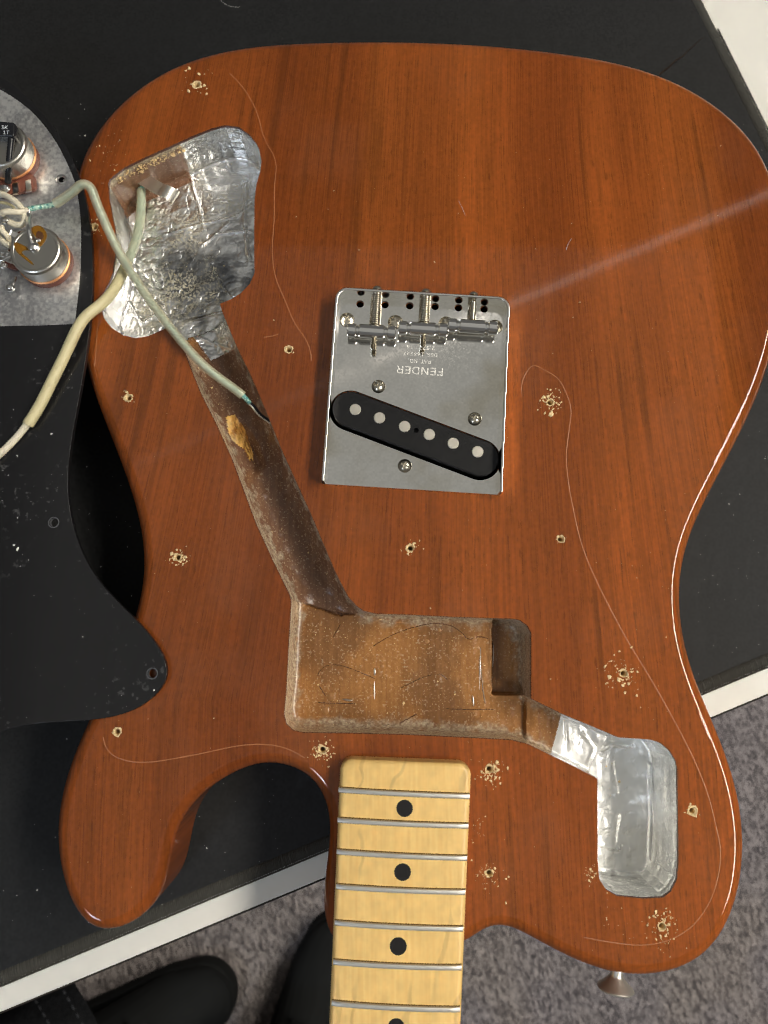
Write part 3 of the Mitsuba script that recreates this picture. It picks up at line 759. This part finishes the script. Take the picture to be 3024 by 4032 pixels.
for p0, p1 in FW_:
    ax = (p1 - p0) / np.linalg.norm(p1 - p0); nn_ = np.array([-ax[1], ax[0]])
    p0, p1 = p0 + ax * 0.2, p1 - ax * 0.9
    n = 24; rows = []
    for k in range(n + 1):
        t = k / n; q = p0 + (p1 - p0) * t
        e = min(t, 1 - t) * np.linalg.norm(p1 - p0)
        hgt = 0.95 * min(1, 0.25 + e / 1.3)
        zb = board(q[0], q[1])
        rows.append([np.r_[q + nn_ * (1.0 * math.cos(a)), zb - 0.1 + (hgt + 0.1) * math.sin(a) ** 0.4] for a in np.linspace(0, math.pi, 9)])
    v = np.array(rows).reshape(-1, 3)
    i, j = np.meshgrid(np.arange(n), np.arange(8), indexing='ij')
    q = np.stack([i * 9 + j, (i + 1) * 9 + j, (i + 1) * 9 + j + 1, i * 9 + j + 1], -1).reshape(-1, 4)
    shade_strip = [np.r_[p0 + (p1 - p0) * k / 24 + nn_ * o, board(*(p0 + (p1 - p0) * k / 24)) + 0.03] for k in range(25) for o in (-1.12, 1.42)]
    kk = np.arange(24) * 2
    add(NK + '__fret_slot', (np.array(shade_strip), np.vstack([np.stack([kk, kk + 2, kk + 3], 1), np.stack([kk, kk + 3, kk + 1], 1)])), 'm_fret_shadow')  # painted shadow line and gap along each fret, as a dark strip
    add(NK + '__fret', (v, np.vstack([q[:, [0, 1, 2]], q[:, [0, 2, 3]]])), 'm_fret', 60)
for a, b in ((1593, 3183), (1585, 3434), (1568, 3726), (1560, 4046)):
    o = U(a, b, ZN)
    add(NK + '__inlay_dot', lathe([(3.35, -0.5), (3.35, 0.02), (2.5, 0.03), (0, 0.035)], [o[0], o[1], board(o[0], o[1])], [0, 0, 1], 36), 'm_inlay', 30)

# ------------------------------------------------------------------ strap button, jack contact, marks on the body
sb = U(2428, 3829, -18)
add(GTR + '__strap_button', lathe([(2.7, -2), (2.7, 0.8), (3.1, 1.6), (4.4, 3.0), (6.0, 4.5), (7.5, 5.7), (7.8, 6.2), (7.4, 6.8), (3.4, 6.9), (3.0, 6.4), (0, 6.2)], [sb[0], sb[1], -18], [-0.12, -1, 0], 40), 'm_tab', 30)


def ribbon(path, w, th, side):
    p = np.asarray(path, float); side = np.asarray(side, float) / np.linalg.norm(side)
    t = np.gradient(p, axis=0); t /= np.linalg.norm(t, axis=1, keepdims=True)
    n = np.cross(t, side); n /= np.linalg.norm(n, axis=1, keepdims=True)
    w = np.broadcast_to(w, (len(p),))[:, None]
    r = np.stack([p + side * w / 2 + n * th / 2, p - side * w / 2 + n * th / 2, p - side * w / 2 - n * th / 2, p + side * w / 2 - n * th / 2], 1).reshape(-1, 3)
    m = len(p); i, j = np.meshgrid(np.arange(m - 1), np.arange(4), indexing='ij')
    q = np.stack([i * 4 + j, i * 4 + (j + 1) % 4, (i + 1) * 4 + (j + 1) % 4, (i + 1) * 4 + j], -1).reshape(-1, 4)
    f = np.vstack([q[:, [0, 1, 2]], q[:, [0, 2, 3]], [[0, 1, 2], [0, 2, 3], [4 * m - 4, 4 * m - 2, 4 * m - 3], [4 * m - 4, 4 * m - 1, 4 * m - 2]]])
    return r, f


jc = [U(540, 692, -15), U(580, 715, -13.5), U(618, 738, -11.5), U(632, 746, -11), U(640, 748, -6), U(660, 757, -4.5), U(688, 772, -7), U(676, 788, -12)]
a_, b_ = U(545, 700, -20), U(660, 762, -20); dd = b_ - a_; side = np.array([dd[1], -dd[0], 0])
add(GTR + '__jack_contact', ribbon(spline(jc, 40, k=2), 6.6, 0.45, side), 'm_tab', 30)
add(GTR + '__jack_insulator', lathe([(0, 0), (3.6, 0), (3.8, 0.5), (3.8, 5), (3.4, 5.5), (0, 5.5)], U(528, 704, -21), [0.8, -0.4, 0.15], 24), 'm_cream', 30)

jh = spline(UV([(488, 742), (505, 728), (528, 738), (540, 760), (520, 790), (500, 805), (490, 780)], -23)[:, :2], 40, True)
add(GTR + '__jack_hole', prism(jh, -25.5, -23.2, 0.5), 'm_dark', 40)  # flat dark slab, its colour stands in for the shaded depth of the hole
WEAR = [[(905, 290), (960, 350), (1015, 455), (1040, 540), (1085, 640), (1082, 720), (1078, 860), (1072, 1000), (1085, 1090), (1120, 1180), (1160, 1270), (1215, 1360), (1225, 1420)],
        [(2055, 1560), (2070, 1470), (2100, 1440), (2140, 1455), (2195, 1490), (2230, 1550), (2245, 1600), (2240, 1690), (2230, 1790), (2238, 1900), (2258, 2010), (2290, 2140), (2340, 2270), (2400, 2390), (2470, 2520), (2560, 2670), (2650, 2830), (2740, 3010), (2790, 3140), (2822, 3260), (2836, 3340), (2830, 3440), (2790, 3560), (2720, 3650), (2640, 3700), (2540, 3722), (2420, 3712), (2300, 3690)],
        [(405, 2900), (430, 2960), (500, 2995), (600, 3000), (700, 2985), (820, 2960), (930, 2938), (1010, 2930), (1120, 2945), (1200, 2985)],
        [(382, 1290), (378, 1380), (372, 1440)], [(1040, 1327), (1070, 1322), (1096, 1316)]]
for w in WEAR:
    pth = spline([np.r_[U(a, b)[:2] + rng.uniform(-0.12, 0.12, 2), 0.0] for a, b in w], 40 * len(w), k=2)
    r = 0.26 + 0.22 * n2(pth[:, 0], pth[:, 1], 0.12, 5) + 0.10 * n2(pth[:, 0], pth[:, 1], 1.2, 8)
    pth[:, 2] = -r * np.clip(0.74 + 0.24 * n2(pth[:, 0], pth[:, 1], 0.09, 15), 0.83, 0.93)
    add(GTR + '__lacquer_ridge', tube(pth, r, 14), 'm_ridge', True)

# ------------------------------------------------------------------ details in the neck pickup cavity
def onfloor(pts, up=0.05):
    out = []
    for a, b in pts:
        q = U(a, b, -17.3); q[2] = zf(np.array([q[0]]), np.array([q[1]]), np.array([9.0]))[0] + up; out.append(q)
    return np.array(out)


s1 = lambda X, Y: (1008 + X / 1.646, 2016 + Y / 1.646)
for c_ in ([s1(500, 810), s1(540, 740), s1(590, 640)], [s1(760, 870), s1(900, 790), s1(1050, 740), s1(1180, 722), s1(1280, 745), s1(1340, 790), s1(1380, 825), s1(1430, 810), s1(1500, 820), s1(1550, 880), s1(1540, 960)],
           [s1(400, 1060), s1(440, 1005), s1(510, 990), s1(600, 1010), s1(690, 1045), s1(770, 1080)], [s1(940, 1140), s1(1020, 1100), s1(1120, 1060), s1(1200, 1055), s1(1240, 1090)], [s1(400, 1235), s1(520, 1240), s1(640, 1240)],
           [s1(1230, 1275), s1(1380, 1280), s1(1540, 1280)], [s1(930, 1370), s1(1040, 1310)], [s1(410, 1130), s1(450, 1190)], [s1(1455, 880), s1(1460, 1040), s1(1485, 1240)]):
    pth = spline(onfloor(c_, 0.03), 60, k=2)
    add(GTR + '__neck_pickup_cavity__crack', tube(pth + rng.normal(0, 0.05, pth.shape), 0.12 + 0.12 * n2(pth[:, 0], pth[:, 1], 0.6, 3), 5), 'm_crack')
for c_, r in (([s1(768, 1010), s1(770, 1060)], 0.55), ([s1(766, 1100), s1(768, 1215)], 0.4), ([s1(1405, 1190), s1(1412, 1260)], 0.45), ([s1(1555, 860), s1(1550, 1010)], 0.35), ([s1(1545, 1060), s1(1520, 1200)], 0.38), ([s1(1452, 930), s1(1450, 1150)], 0.28), ([s1(560, 1215), s1(625, 1222)], 0.5)):
    pth = spline(onfloor(c_, 0.1), 16, k=1)
    add(GTR + '__neck_pickup_cavity__lacquer_drip', tube(pth, r * np.sin(np.linspace(0.25, math.pi - 0.25, 16)), 10), 'm_solder', True)  # lacquer drips given a metal finish so they show as white highlights
for X, Y, r in ((450, 1285, 1.9), (490, 1200, 2.0), (465, 1125, 1.0), (545, 1075, 0.8), (1110, 840, 1.1), (1190, 765, 0.9), (1340, 798, 0.8), (1415, 812, 0.8), (650, 825, 0.6), (985, 740, 0.9), (1305, 1125, 0.8), (680, 1000, 0.8), (640, 935, 0.7), (820, 1000, 0.8), (1440, 880, 0.7), (735, 800, 0.5)):
    o = onfloor([s1(X, Y)], -0.05)[0]
    add(GTR + '__neck_pickup_cavity__lacquer_blob', lathe([(r, 0), (r * 0.93, r * 0.10), (r * 0.7, r * 0.2), (r * 0.35, r * 0.27), (0, r * 0.29)], o, [0, 0, 1], 18), 'm_drip', 60)
sp = []
for k in range(60):
    t = rng.uniform(0, 1); q = U(905 + 75 * t + rng.normal(0, 10), 1650 + 150 * t + rng.normal(0, 6), -20)
    ln = rng.uniform(1.5, 5); dv = U(985, 1790, -20) - U(940, 1660, -20); dv /= np.linalg.norm(dv)
    zz = zf(np.array([q[0]]), np.array([q[1]]), np.array([8.0]))[0]
    o = np.array([q[0], q[1], zz + rng.uniform(0.0, 0.7)])
    sp.append(tube([o - dv * ln / 2, o + [0, 0, 0.2], o + dv * ln / 2 + [0, 0, rng.uniform(-0.4, 0.5)]], [0.1, rng.uniform(0.25, 0.6), 0.08], 5))
add(GTR + '__wiring_channel__splintered_wood', join(*sp), 'm_split', kind='stuff')

# ------------------------------------------------------------------ pickguard with its controls, lying face down on the body's left edge
ZG = 2.0
PG = thing('pickguard', 'black pickguard lying face down, overlapping the left side of the guitar body', 'pickguard')
PO = [(-260, 230), (-100, 245), (0, 298), (61, 340), (122, 392), (182, 462), (231, 529), (267, 595), (298, 662), (322, 729), (346, 808), (358, 881), (363, 972), (365, 1008), (363, 1099), (358, 1184), (349, 1300), (340, 1385),
      (331, 1470), (319, 1543), (301, 1603), (298, 1676), (282, 1737), (267, 1828), (264, 1889), (267, 1956), (279, 2028), (298, 2095), (334, 2186), (395, 2283), (468, 2381), (535, 2450), (601, 2526), (638, 2569), (659, 2611),
      (663, 2654), (656, 2690), (626, 2730), (577, 2769), (516, 2800), (425, 2823), (334, 2833), (225, 2839), (152, 2848), (91, 2857), (0, 2891), (-150, 2960), (-420, 2960), (-520, 2500), (-520, 900), (-420, 400)]
pg = spline(UV(PO, ZG + 2.4)[:, :2], 500, True, s=12.0)
ph = [U(211, 2057, ZG + 2.4)[:2], U(599, 2652, ZG + 2.4)[:2], U(243, 709, ZG + 2.4)[:2]]
add(PG + '__plate', prism(pg, ZG, ZG + 2.4, 0.35, [circle(q, 1.9, 20) for q in ph]), 'm_plastic', 35)
for q in ph[:2]:
    add(PG + '__screw_hole', lathe([(1.85, -2.2), (1.9, -0.1), (2.1, 0.05), (2.45, 0.03), (2.5, -0.05)], [q[0], q[1], ZG + 2.4], [0, 0, 1], 24), 'm_thread', 40)
SO = [(-200, 300), (0, 352), (61, 389), (122, 437), (182, 504), (231, 577), (267, 650), (292, 711), (307, 778), (316, 851), (318, 1002), (316, 1069), (304, 1190), (295, 1275)]
ZS = ZG + 2.44
so = np.vstack([spline(UV(SO, ZS + 0.3)[:, :2], 160), UV([(150, 1281), (0, 1284), (-300, 1290), (-300, 700)], ZS + 0.3)[:, :2]])
add(PG + '__shield', prism(so, ZS, ZS + 0.3, 0.1, [circle(ph[2], 1.4, 18)]), 'm_shield', 30)
add(PG + '__screw_hole', lathe([(1.4, 0), (1.75, 0.35), (2.6, 0.25), (2.8, 0)], [ph[2][0], ph[2][1], ZS + 0.28], [0, 0, 1], 24), 'm_solder', 40)


def pot(cx, cy, lug):
    P = name(PG + '__potentiometer')
    o = U(cx, cy, ZS + 14.3); z = ZS + 0.3
    add(P, lathe([(11.3, 3.2), (11.5, 3.4), (11.5, 10.6), (11.0, 11.6), (10.4, 12.0), (9.6, 12.0), (9.3, 11.8), (0, 11.85)], [o[0], o[1], z + 1.6], [0, 0, 1], 64), 'm_can', 25)
    add(P + '__base', lathe([(0, 0), (11.9, 0), (12.0, 1.6), (11.6, 3.4), (0, 3.4)], [o[0], o[1], z + 0.2], [0, 0, 1], 64), 'm_phenolic', 25)
    add(P + '__contact_ring', lathe([(11.7, 3.3), (12.05, 3.6), (12.05, 4.3), (11.55, 4.6)], [o[0], o[1], z + 0.4], [0, 0, 1], 64), 'm_copper', 25)
    dl = np.array([math.cos(lug), math.sin(lug)]); sd = np.array([-dl[1], dl[0]])
    c = o[:2] + dl * 13
    tp = Polygon([c - sd * 9 - dl * 3, c + sd * 9 - dl * 3, c + sd * 9 + dl * 5, c - sd * 9 + dl * 5]).buffer(-2).buffer(2)
    add(P + '__terminal_board', prism(shapely.get_coordinates(tp.exterior)[:-1], z + 1.2, z + 3.0, 0.2), 'm_phenolic', 30)
    for k in (-6, 0, 6):
        q = c + sd * k + dl * 3
        pth = [np.r_[q - dl * 3, z + 3.2], np.r_[q, z + 3.6], np.r_[q + dl * 3.5, z + 4.4], np.r_[q + dl * 4.5, z + 5.5]]
        add(P + '__lug', ribbon(spline(pth, 14), 2.4, 0.5, np.r_[sd, 0]), 'm_solder', 30)
    return o, z


oB, zB = pot(135, 980, math.radians(158))
oA, zA = pot(0, 563, math.radians(-78))
zt = ZS + 0.3 + 1.6 + 11.9


def solder(key, a, b, z, r):
    v = np.array(trimesh.creation.icosphere(2).vertices); f = np.array(trimesh.creation.icosphere(2).faces)
    o = U(a, b, z)
    v = v * (r * (0.8 + 0.5 * meshkit.noise(v * 1.7 + a, 3)))[:, None] * [1.1, 0.9, 0.75]
    add(key, (v + o, f), 'm_solder', True)


for a, b, z, r in ((20, 866, 13, 1.9), (132, 974, zt + 0.4, 2.2), (66, 998, 15, 1.9), (12, 1046, 13, 1.7), (40, 1134, 8.5, 1.9), (150, 946, zt + 0.3, 1.1), (22, 742, 10, 1.8), (8, 1000, 12, 1.6), (30, 1000, 14, 1.2), (112, 828, 14, 1.5)):
    solder(PG + '__solder_joint', a, b, z, r)
for pts, r, m in (([(-20, 755, 10), (10, 765, 13), (50, 785, 15), (84, 818, 15), (99, 858, 14), (88, 882, 13), (55, 882, 12), (30, 870, 12)], 1.35, 'm_cream'),
                  ([(8, 842, 16), (20, 834, 17.5), (60, 834, 17), (95, 832, 15.5), (112, 826, 15)], 1.3, 'm_cream'),
                  ([(8, 895, 12), (16, 915, 13), (30, 930, 11), (34, 950, 9)], 1.2, 'm_cream'),
                  ([(-20, 905, 9), (0, 935, 10), (20, 958, 11), (40, 965, 12)], 1.2, 'm_cream'),
                  ([(-20, 790, 9), (20, 800, 10), (48, 812, 10), (62, 838, 9)], 0.7, 'm_sleeve_dull')):
    add(PG + '__hookup_wire', tube(spline([U(*q) for q in pts], 60), r, 12), m, True)
for pts, r in (([(114, 822, 15), (112, 860, 15), (114, 905, zt + 1.6), (122, 945, zt + 1.2), (132, 972, zt + 0.8)], 1.25), ([(-20, 1042, 13), (20, 1020, 15), (50, 1006, 15), (70, 990, 15)], 0.8), ([(-10, 1000, 12), (20, 990, 14), (45, 1000, 15)], 0.6), ([(40, 1130, 9), (58, 1105, 8), (62, 1092, 7)], 0.6)):
    pth = spline([U(*q) for q in pts], 50)
    add(PG + '__ground_wire', tube(pth, r * (0.85 + 0.3 * n2(pth[:, 0], pth[:, 1], 0.8, 2)), 9), 'm_solder', True)


def blot(key, pts, z, m, h=0.12):
    p = spline(UV(pts, z)[:, :2], 60, True)
    add(key, prism(p, z - 0.03, z + h, h * 0.9), m, 60)


blot(PG + '__flux_residue', [(128, 896), (150, 888), (172, 900), (184, 925), (172, 958), (150, 975), (148, 950), (135, 925)], zt, 'm_flux', 0.18)
blot(PG + '__flux_residue', [(58, 955), (85, 962), (110, 975), (122, 985), (100, 986), (88, 990), (112, 1018), (134, 1045), (100, 1022), (78, 1004), (62, 985)], zt, 'm_flux', 0.14)
blot(PG + '__flux_residue', [(150, 910), (165, 915), (168, 940), (152, 948), (142, 930)], zt + 0.17, 'm_crack', 0.1)
cc = [U(-60, 470, 22)[:2], U(57, 480, 22)[:2], U(56, 538, 22)[:2], U(-60, 532, 22)[:2]]
cb = Polygon(cc).buffer(-1.2).buffer(1.2)
CAP = PG + '__capacitor'
add(CAP, prism(shapely.get_coordinates(cb.exterior)[:-1], 16.6, 22.0, 0.9), 'm_black', 40)
for txt, a, b in (('3K', 18, 503), ('1T', 20, 520)):
    t = meshkit.text_mesh(txt, 1.7, 0.05); v = np.array(t.vertices); o = U(a, b, 22)
    v[:, :2] -= v[:, :2].mean(0)
    add(CAP + '__print', (v + o + [0, 0, 0.01], np.array(t.faces)), 'm_print')
add(CAP + '__sleeved_lead', tube(spline([U(48, 520, 20), U(44, 560, 19.5), (U(38, 620, 18)), U(34, 680, 14), U(31, 716, 10)], 50), 1.45, 14), 'm_black', True)

# ------------------------------------------------------------------ loose cables
CA = thing('cable', 'thin teal braided cable in a clear yellowed sleeve running into the diagonal channel', 'cable', None)
A_all = [(112, 826, 15), (140, 818, 14), (180, 812, 13), (215, 803, 13), (255, 778, 15), (295, 748, 18), (328, 726, 20), (352, 735, 20), (372, 775, 18), (400, 845, 14), (440, 935, 9), (500, 1045, 5.5), (560, 1140, 5), (640, 1250, 4.6), (720, 1350, 4.0), (810, 1445, 1), (880, 1500, -2.5), (955, 1557, -6), (985, 1588, -8)]
pa = spline([U(*q) for q in A_all], 420)
qx, qy = pix(pa)
sl = (qx > 213) & (qx < 957)
add(CA + '__braid', tube(pa, 1.15 + 0.12 * np.sin(np.arange(len(pa)) * 1.3), 10), 'm_braid', True)
add(CA + '__sleeve', tube(pa[sl], 2.1, 16, False), 'm_sleeve', True)
pb = spline([U(985, 1588, -8), U(1000, 1603, -9), U(1020, 1628, -11), U(1045, 1648, -13), U(1072, 1668, -15)], 50)
add(CA + '__black_lead', tube(pb + [0.35, 0, 0], 0.62, 8), 'm_black', True)
add(CA + '__bare_lead', tube(pb - [0.6, 0.2, 0], 0.5, 8), 'm_steel', True)
CB = thing('cable', 'thick yellowed sleeve cable leaving the control cavity across the body edge to lower left', 'cable', None)
B_all = [(522, 690, -22), (540, 700, -20), (552, 728, -19), (556, 790, -17), (552, 860, -15), (540, 930, -12), (522, 985, -9), (495, 1050, -4), (465, 1110, 1), (430, 1165, 5), (385, 1208, 8), (340, 1245, 9.5), (310, 1285, 10), (280, 1345, 9.5), (240, 1430, 8.5), (200, 1510, 8), (160, 1590, 7.5), (112, 1668, 7), (85, 1705, 6.5), (40, 1755, 6.2), (0, 1793, 6.2), (-60, 1850, 6.2)]
pb = spline([U(*q) for q in B_all], 520)
qx, qy = pix(pb)
k0 = np.argmin(np.abs(qy - 735) + 1e3 * (qx < 500)); k1 = np.argmin(np.hypot(qx - 108, qy - 1675))
add(CB + '__white_lead', tube(pb[: k0 + 3], 0.95, 10), 'm_cream', True)
k2 = np.argmin(np.hypot(qx - 500, qy - 1040))
add(CB + '__braid', tube(pb[k0:k2 + 4], 1.7 + 0.15 * np.sin(np.arange(k2 + 4 - k0) * 1.3), 12), 'm_braid', True)
add(CB + '__sleeve', tube(pb[k0 + 8:k2], 2.35, 16, False), 'm_sleeve', True)
rr_ = 2.5 * (0.96 + 0.08 * n2(pb[:, 0], pb[:, 1], 0.15, 6))
add(CB + '__sleeve', tube(pb[k2 - 1:k1], rr_[k2 - 1:k1], 18), 'm_sleeve_dull', True)
pc = pb[k1 - 12:]
add(CB + '__cloth_lead', tube(pc + [0, 0.7, 0], 1.6 + 0.12 * np.sin(np.arange(len(pc)) * 1.9), 12), 'm_cream', True)

# ------------------------------------------------------------------ the person standing at the table
PE = thing('person', 'person at the table edge in black trousers and black shoes, only feet visible', 'person')


def shoe(heel, toe, key):
    h, t = U(*heel, ZF)[:2], U(*toe, ZF)[:2]
    dv = (t - h) / np.linalg.norm(t - h); t = h + dv * 282
    at = lambda s, z, o=0.0: np.r_[h + dv * s + np.array([-dv[1], dv[0]]) * o, ZF + z]
    def ell(s, z, rx, rz, o=0.0):
        return m3.Manifold.sphere(1.0, 32).scale([rx, rx, rz]).translate(at(s, z, o).tolist())
    up = m3.Manifold.batch_hull([ell(40, 40, 36, 40), ell(45, 85, 34, 20), ell(120, 55, 38, 45)]) + m3.Manifold.batch_hull([ell(120, 50, 38, 48), ell(200, 36, 45, 34, 2), ell(238, 32, 42, 28)])
    v = up.refine_to_length(9).to_mesh()
    tm = trimesh.Trimesh(v.vert_properties[:, :3], v.tri_verts); trimesh.smoothing.filter_taubin(tm, iterations=14)
    S = name(PE + '__shoe')
    add(S, tm, 'm_shoe', True)
    so_ = Polygon(np.vstack([shapely.get_coordinates(Point(at(42, 0)[:2]).buffer(39).union(Point(at(205, 0)[:2]).buffer(48)).union(Point(at(238, 0)[:2]).buffer(44)).convex_hull.exterior)]))
    add(S + '__sole', prism(shapely.get_coordinates(so_.exterior)[:-1], ZF + 0.5, ZF + 26, 4), 'm_shoe', 40)
    tc = [at(238 + 40 * math.cos(a), 40, 38 * math.sin(a)) for a in np.linspace(-1.5, 1.5, 30)]
    add(S + '__toe_seam', tube(tc, 1.6, 6), 'm_shoe', True)
    for s in (120, 142, 164):
        add(S + '__lace', tube(spline([at(s, 84, -24), at(s + 5, 104 - 0.12 * (s - 120), 0), at(s, 84, 24)], 20), 3.2, 8), 'm_shoe', True)
    return at


at = shoe((135, 4158), (875, 3874), PE)
at2 = shoe((1040, 4420), (1360, 3640), PE)


def leg(at, lean):
    base = at(112, 66); lean = np.asarray(lean, float)
    path = np.array([base + lean * t + [0, 0, 1] * np.array([0, 0, h]) for t, h in ((0, 0), (0.15, 35), (0.4, 95), (0.7, 170), (1.0, 250))])
    pth = spline(path, 30)
    seg = 40
    v, f = tube(pth, np.linspace(104, 96, 30), seg, False)
    c = np.repeat(pth, seg, 0)
    w = 1 + 0.10 * (meshkit.fbm(v / 60.0, 3, 4) - 0.5)[:, None] * 2
    add(PE + '__trouser_leg', (c + (v - c) * w, f), 'm_denim', True)
    for k in (1, 3):
        ring = [pth[k] + (c[k * seg + j] * 0 + (v[k * seg + j] - pth[k]) * w[k * seg + j] * 1.012) for j in range(seg)]
        ring = np.array(ring + ring[:1]); dense = spline(ring, 240)
        sts = [tube(dense[i:i + 3], 1.1, 5) for i in range(0, 236, 5)]
        add(PE + '__hem_stitching', join(*sts), 'm_thread', kind='stuff')


leg(at, (-300, -150, 0))
leg(at2, (-60, -330, 0))

# ------------------------------------------------------------------ crumbs of wood and lint
ICO = trimesh.creation.icosphere(0); IV, IF = np.array(ICO.vertices), np.array(ICO.faces)


def crumb(o, r):
    v = IV * rng.uniform(0.55, 1.3, (len(IV), 1)) * r * rng.uniform(0.6, 1.4, 3) * [1, 1, 0.55]
    a = rng.uniform(0, 6.3); c_, s_ = math.cos(a), math.sin(a)
    return v @ np.array([[c_, s_, 0], [-s_, c_, 0], [0, 0, 1]]) + o, IF


AM = {0: 26, 1: 3, 2: 5, 3: 40, 4: 0, 5: 14, 6: 60, 7: 70, 8: 45, 9: 55, 10: 2, 11: 80, 12: 4, 13: 60, 14: 8}
SP = {0: 7.0, 3: 3.6, 6: 4.5, 7: 4.5, 8: 5.5, 9: 4.6, 11: 6.5, 13: 6.0}
cr = []
solid = Polygon(rr[0][:, :2]).buffer(0).difference(rout.buffer(0.5)).difference(neck_poly)
okp = lambda q: solid.contains(Point(q)) and not Polygon(full).contains(Point(q))
for i, q in enumerate(hc):
    for k in range(AM[i]):
        d_ = abs(rng.normal(0, 0.55)) * SP.get(i, 3.0) + 2.2; a = rng.normal(-0.9, 1.5) if i in (3, 6, 7) else rng.uniform(0, 6.3)
        w = q + d_ * np.array([math.cos(a), math.sin(a)])
        if okp(w):
            r = min(0.16 + rng.exponential(0.19), 0.85); cr.append(crumb(np.r_[w, r * 0.2], r))
for k in range(520):
    w = np.array([rng.uniform(-150, 175), rng.uniform(-150, 230)])
    if okp(w):
        r = 0.07 + rng.exponential(0.075); cr.append(crumb(np.r_[w, r * 0.3], r))
for a, b, n, s in ((2330, 3440, 40, 14), (1880, 3270, 18, 14), (340, 900, 40, 26), (430, 620, 50, 50), (2440, 3560, 25, 60), (1330, 3250, 6, 5)):
    for k in range(n):
        w = U(a + rng.normal(0, s), b + rng.normal(0, s * 1.4))[:2]
        if okp(w):
            r = 0.1 + rng.exponential(0.12); cr.append(crumb(np.r_[w, r * 0.3], r))
ctrl_edge = LineString(UV([(450, 690), (480, 668), (577, 622), (668, 582), (720, 558)])[:, :2])
for k in range(260):
    q = np.array(ctrl_edge.interpolate(rng.uniform(0, 1), normalized=True).coords[0]); e = abs(rng.normal(0, 1.0)); q = q + np.array([0.45, -0.9]) * 0.3
    cr.append(crumb(np.r_[q, -2 - rng.uniform(0, 5)], 0.12 + rng.exponential(0.16)))
vx, fx, dx = field(rout, zf, 1.6, (0.8, 1.6))
ok = np.nonzero(dx > 1.2)[0]
for k in rng.choice(ok, 700):
    r = 0.06 + rng.exponential(0.07); cr.append(crumb(vx[k] + [0, 0, r * 0.4], r))
add('sawdust', join(*cr), 'm_chip', kind='stuff', label='pale crumbs and dust of wood strewn over the guitar body', category='sawdust')
ln = []
for k in range(1700):
    w = np.array([rng.uniform(-200, 210), rng.uniform(-200, 290)])
    if inner.contains(Point(w)):
        r = 0.09 + rng.exponential(0.09); ln.append(crumb(np.r_[w, ZMAT + 0.1], min(r, 0.55)))
pgp = Polygon(pg)
for k in range(260):
    w = np.array([rng.uniform(-175, -95), rng.uniform(-90, 200)])
    if pgp.buffer(-1).contains(Point(w)):
        r = 0.06 + rng.exponential(0.07); ln.append(crumb(np.r_[w, ZG + 2.4 + r * 0.3 + (0.35 if Polygon(so).contains(Point(w)) else 0)], r))
for a, b, c2, z in (((870, 0), (890, 18), (945, 26), ZMAT), ((1806, 790), (1818, 815), (1832, 848), 0), ((2250, 940), (2238, 960), (2230, 985), 0)):
    ln.append(tube(spline([U(*a, z + 0.2), U(*b, z + 0.3), U(*c2, z + 0.2)], 24, k=2), 0.07, 4))
for a, b, r in ((55, 2146, 0.75), (70, 2162, 0.9)):
    ln.append(crumb(U(a, b, ZG + 2.6), r))
add('lint', join(*ln), 'm_lint', kind='stuff', label='white specks of lint and dust on the mat and pickguard', category='lint')
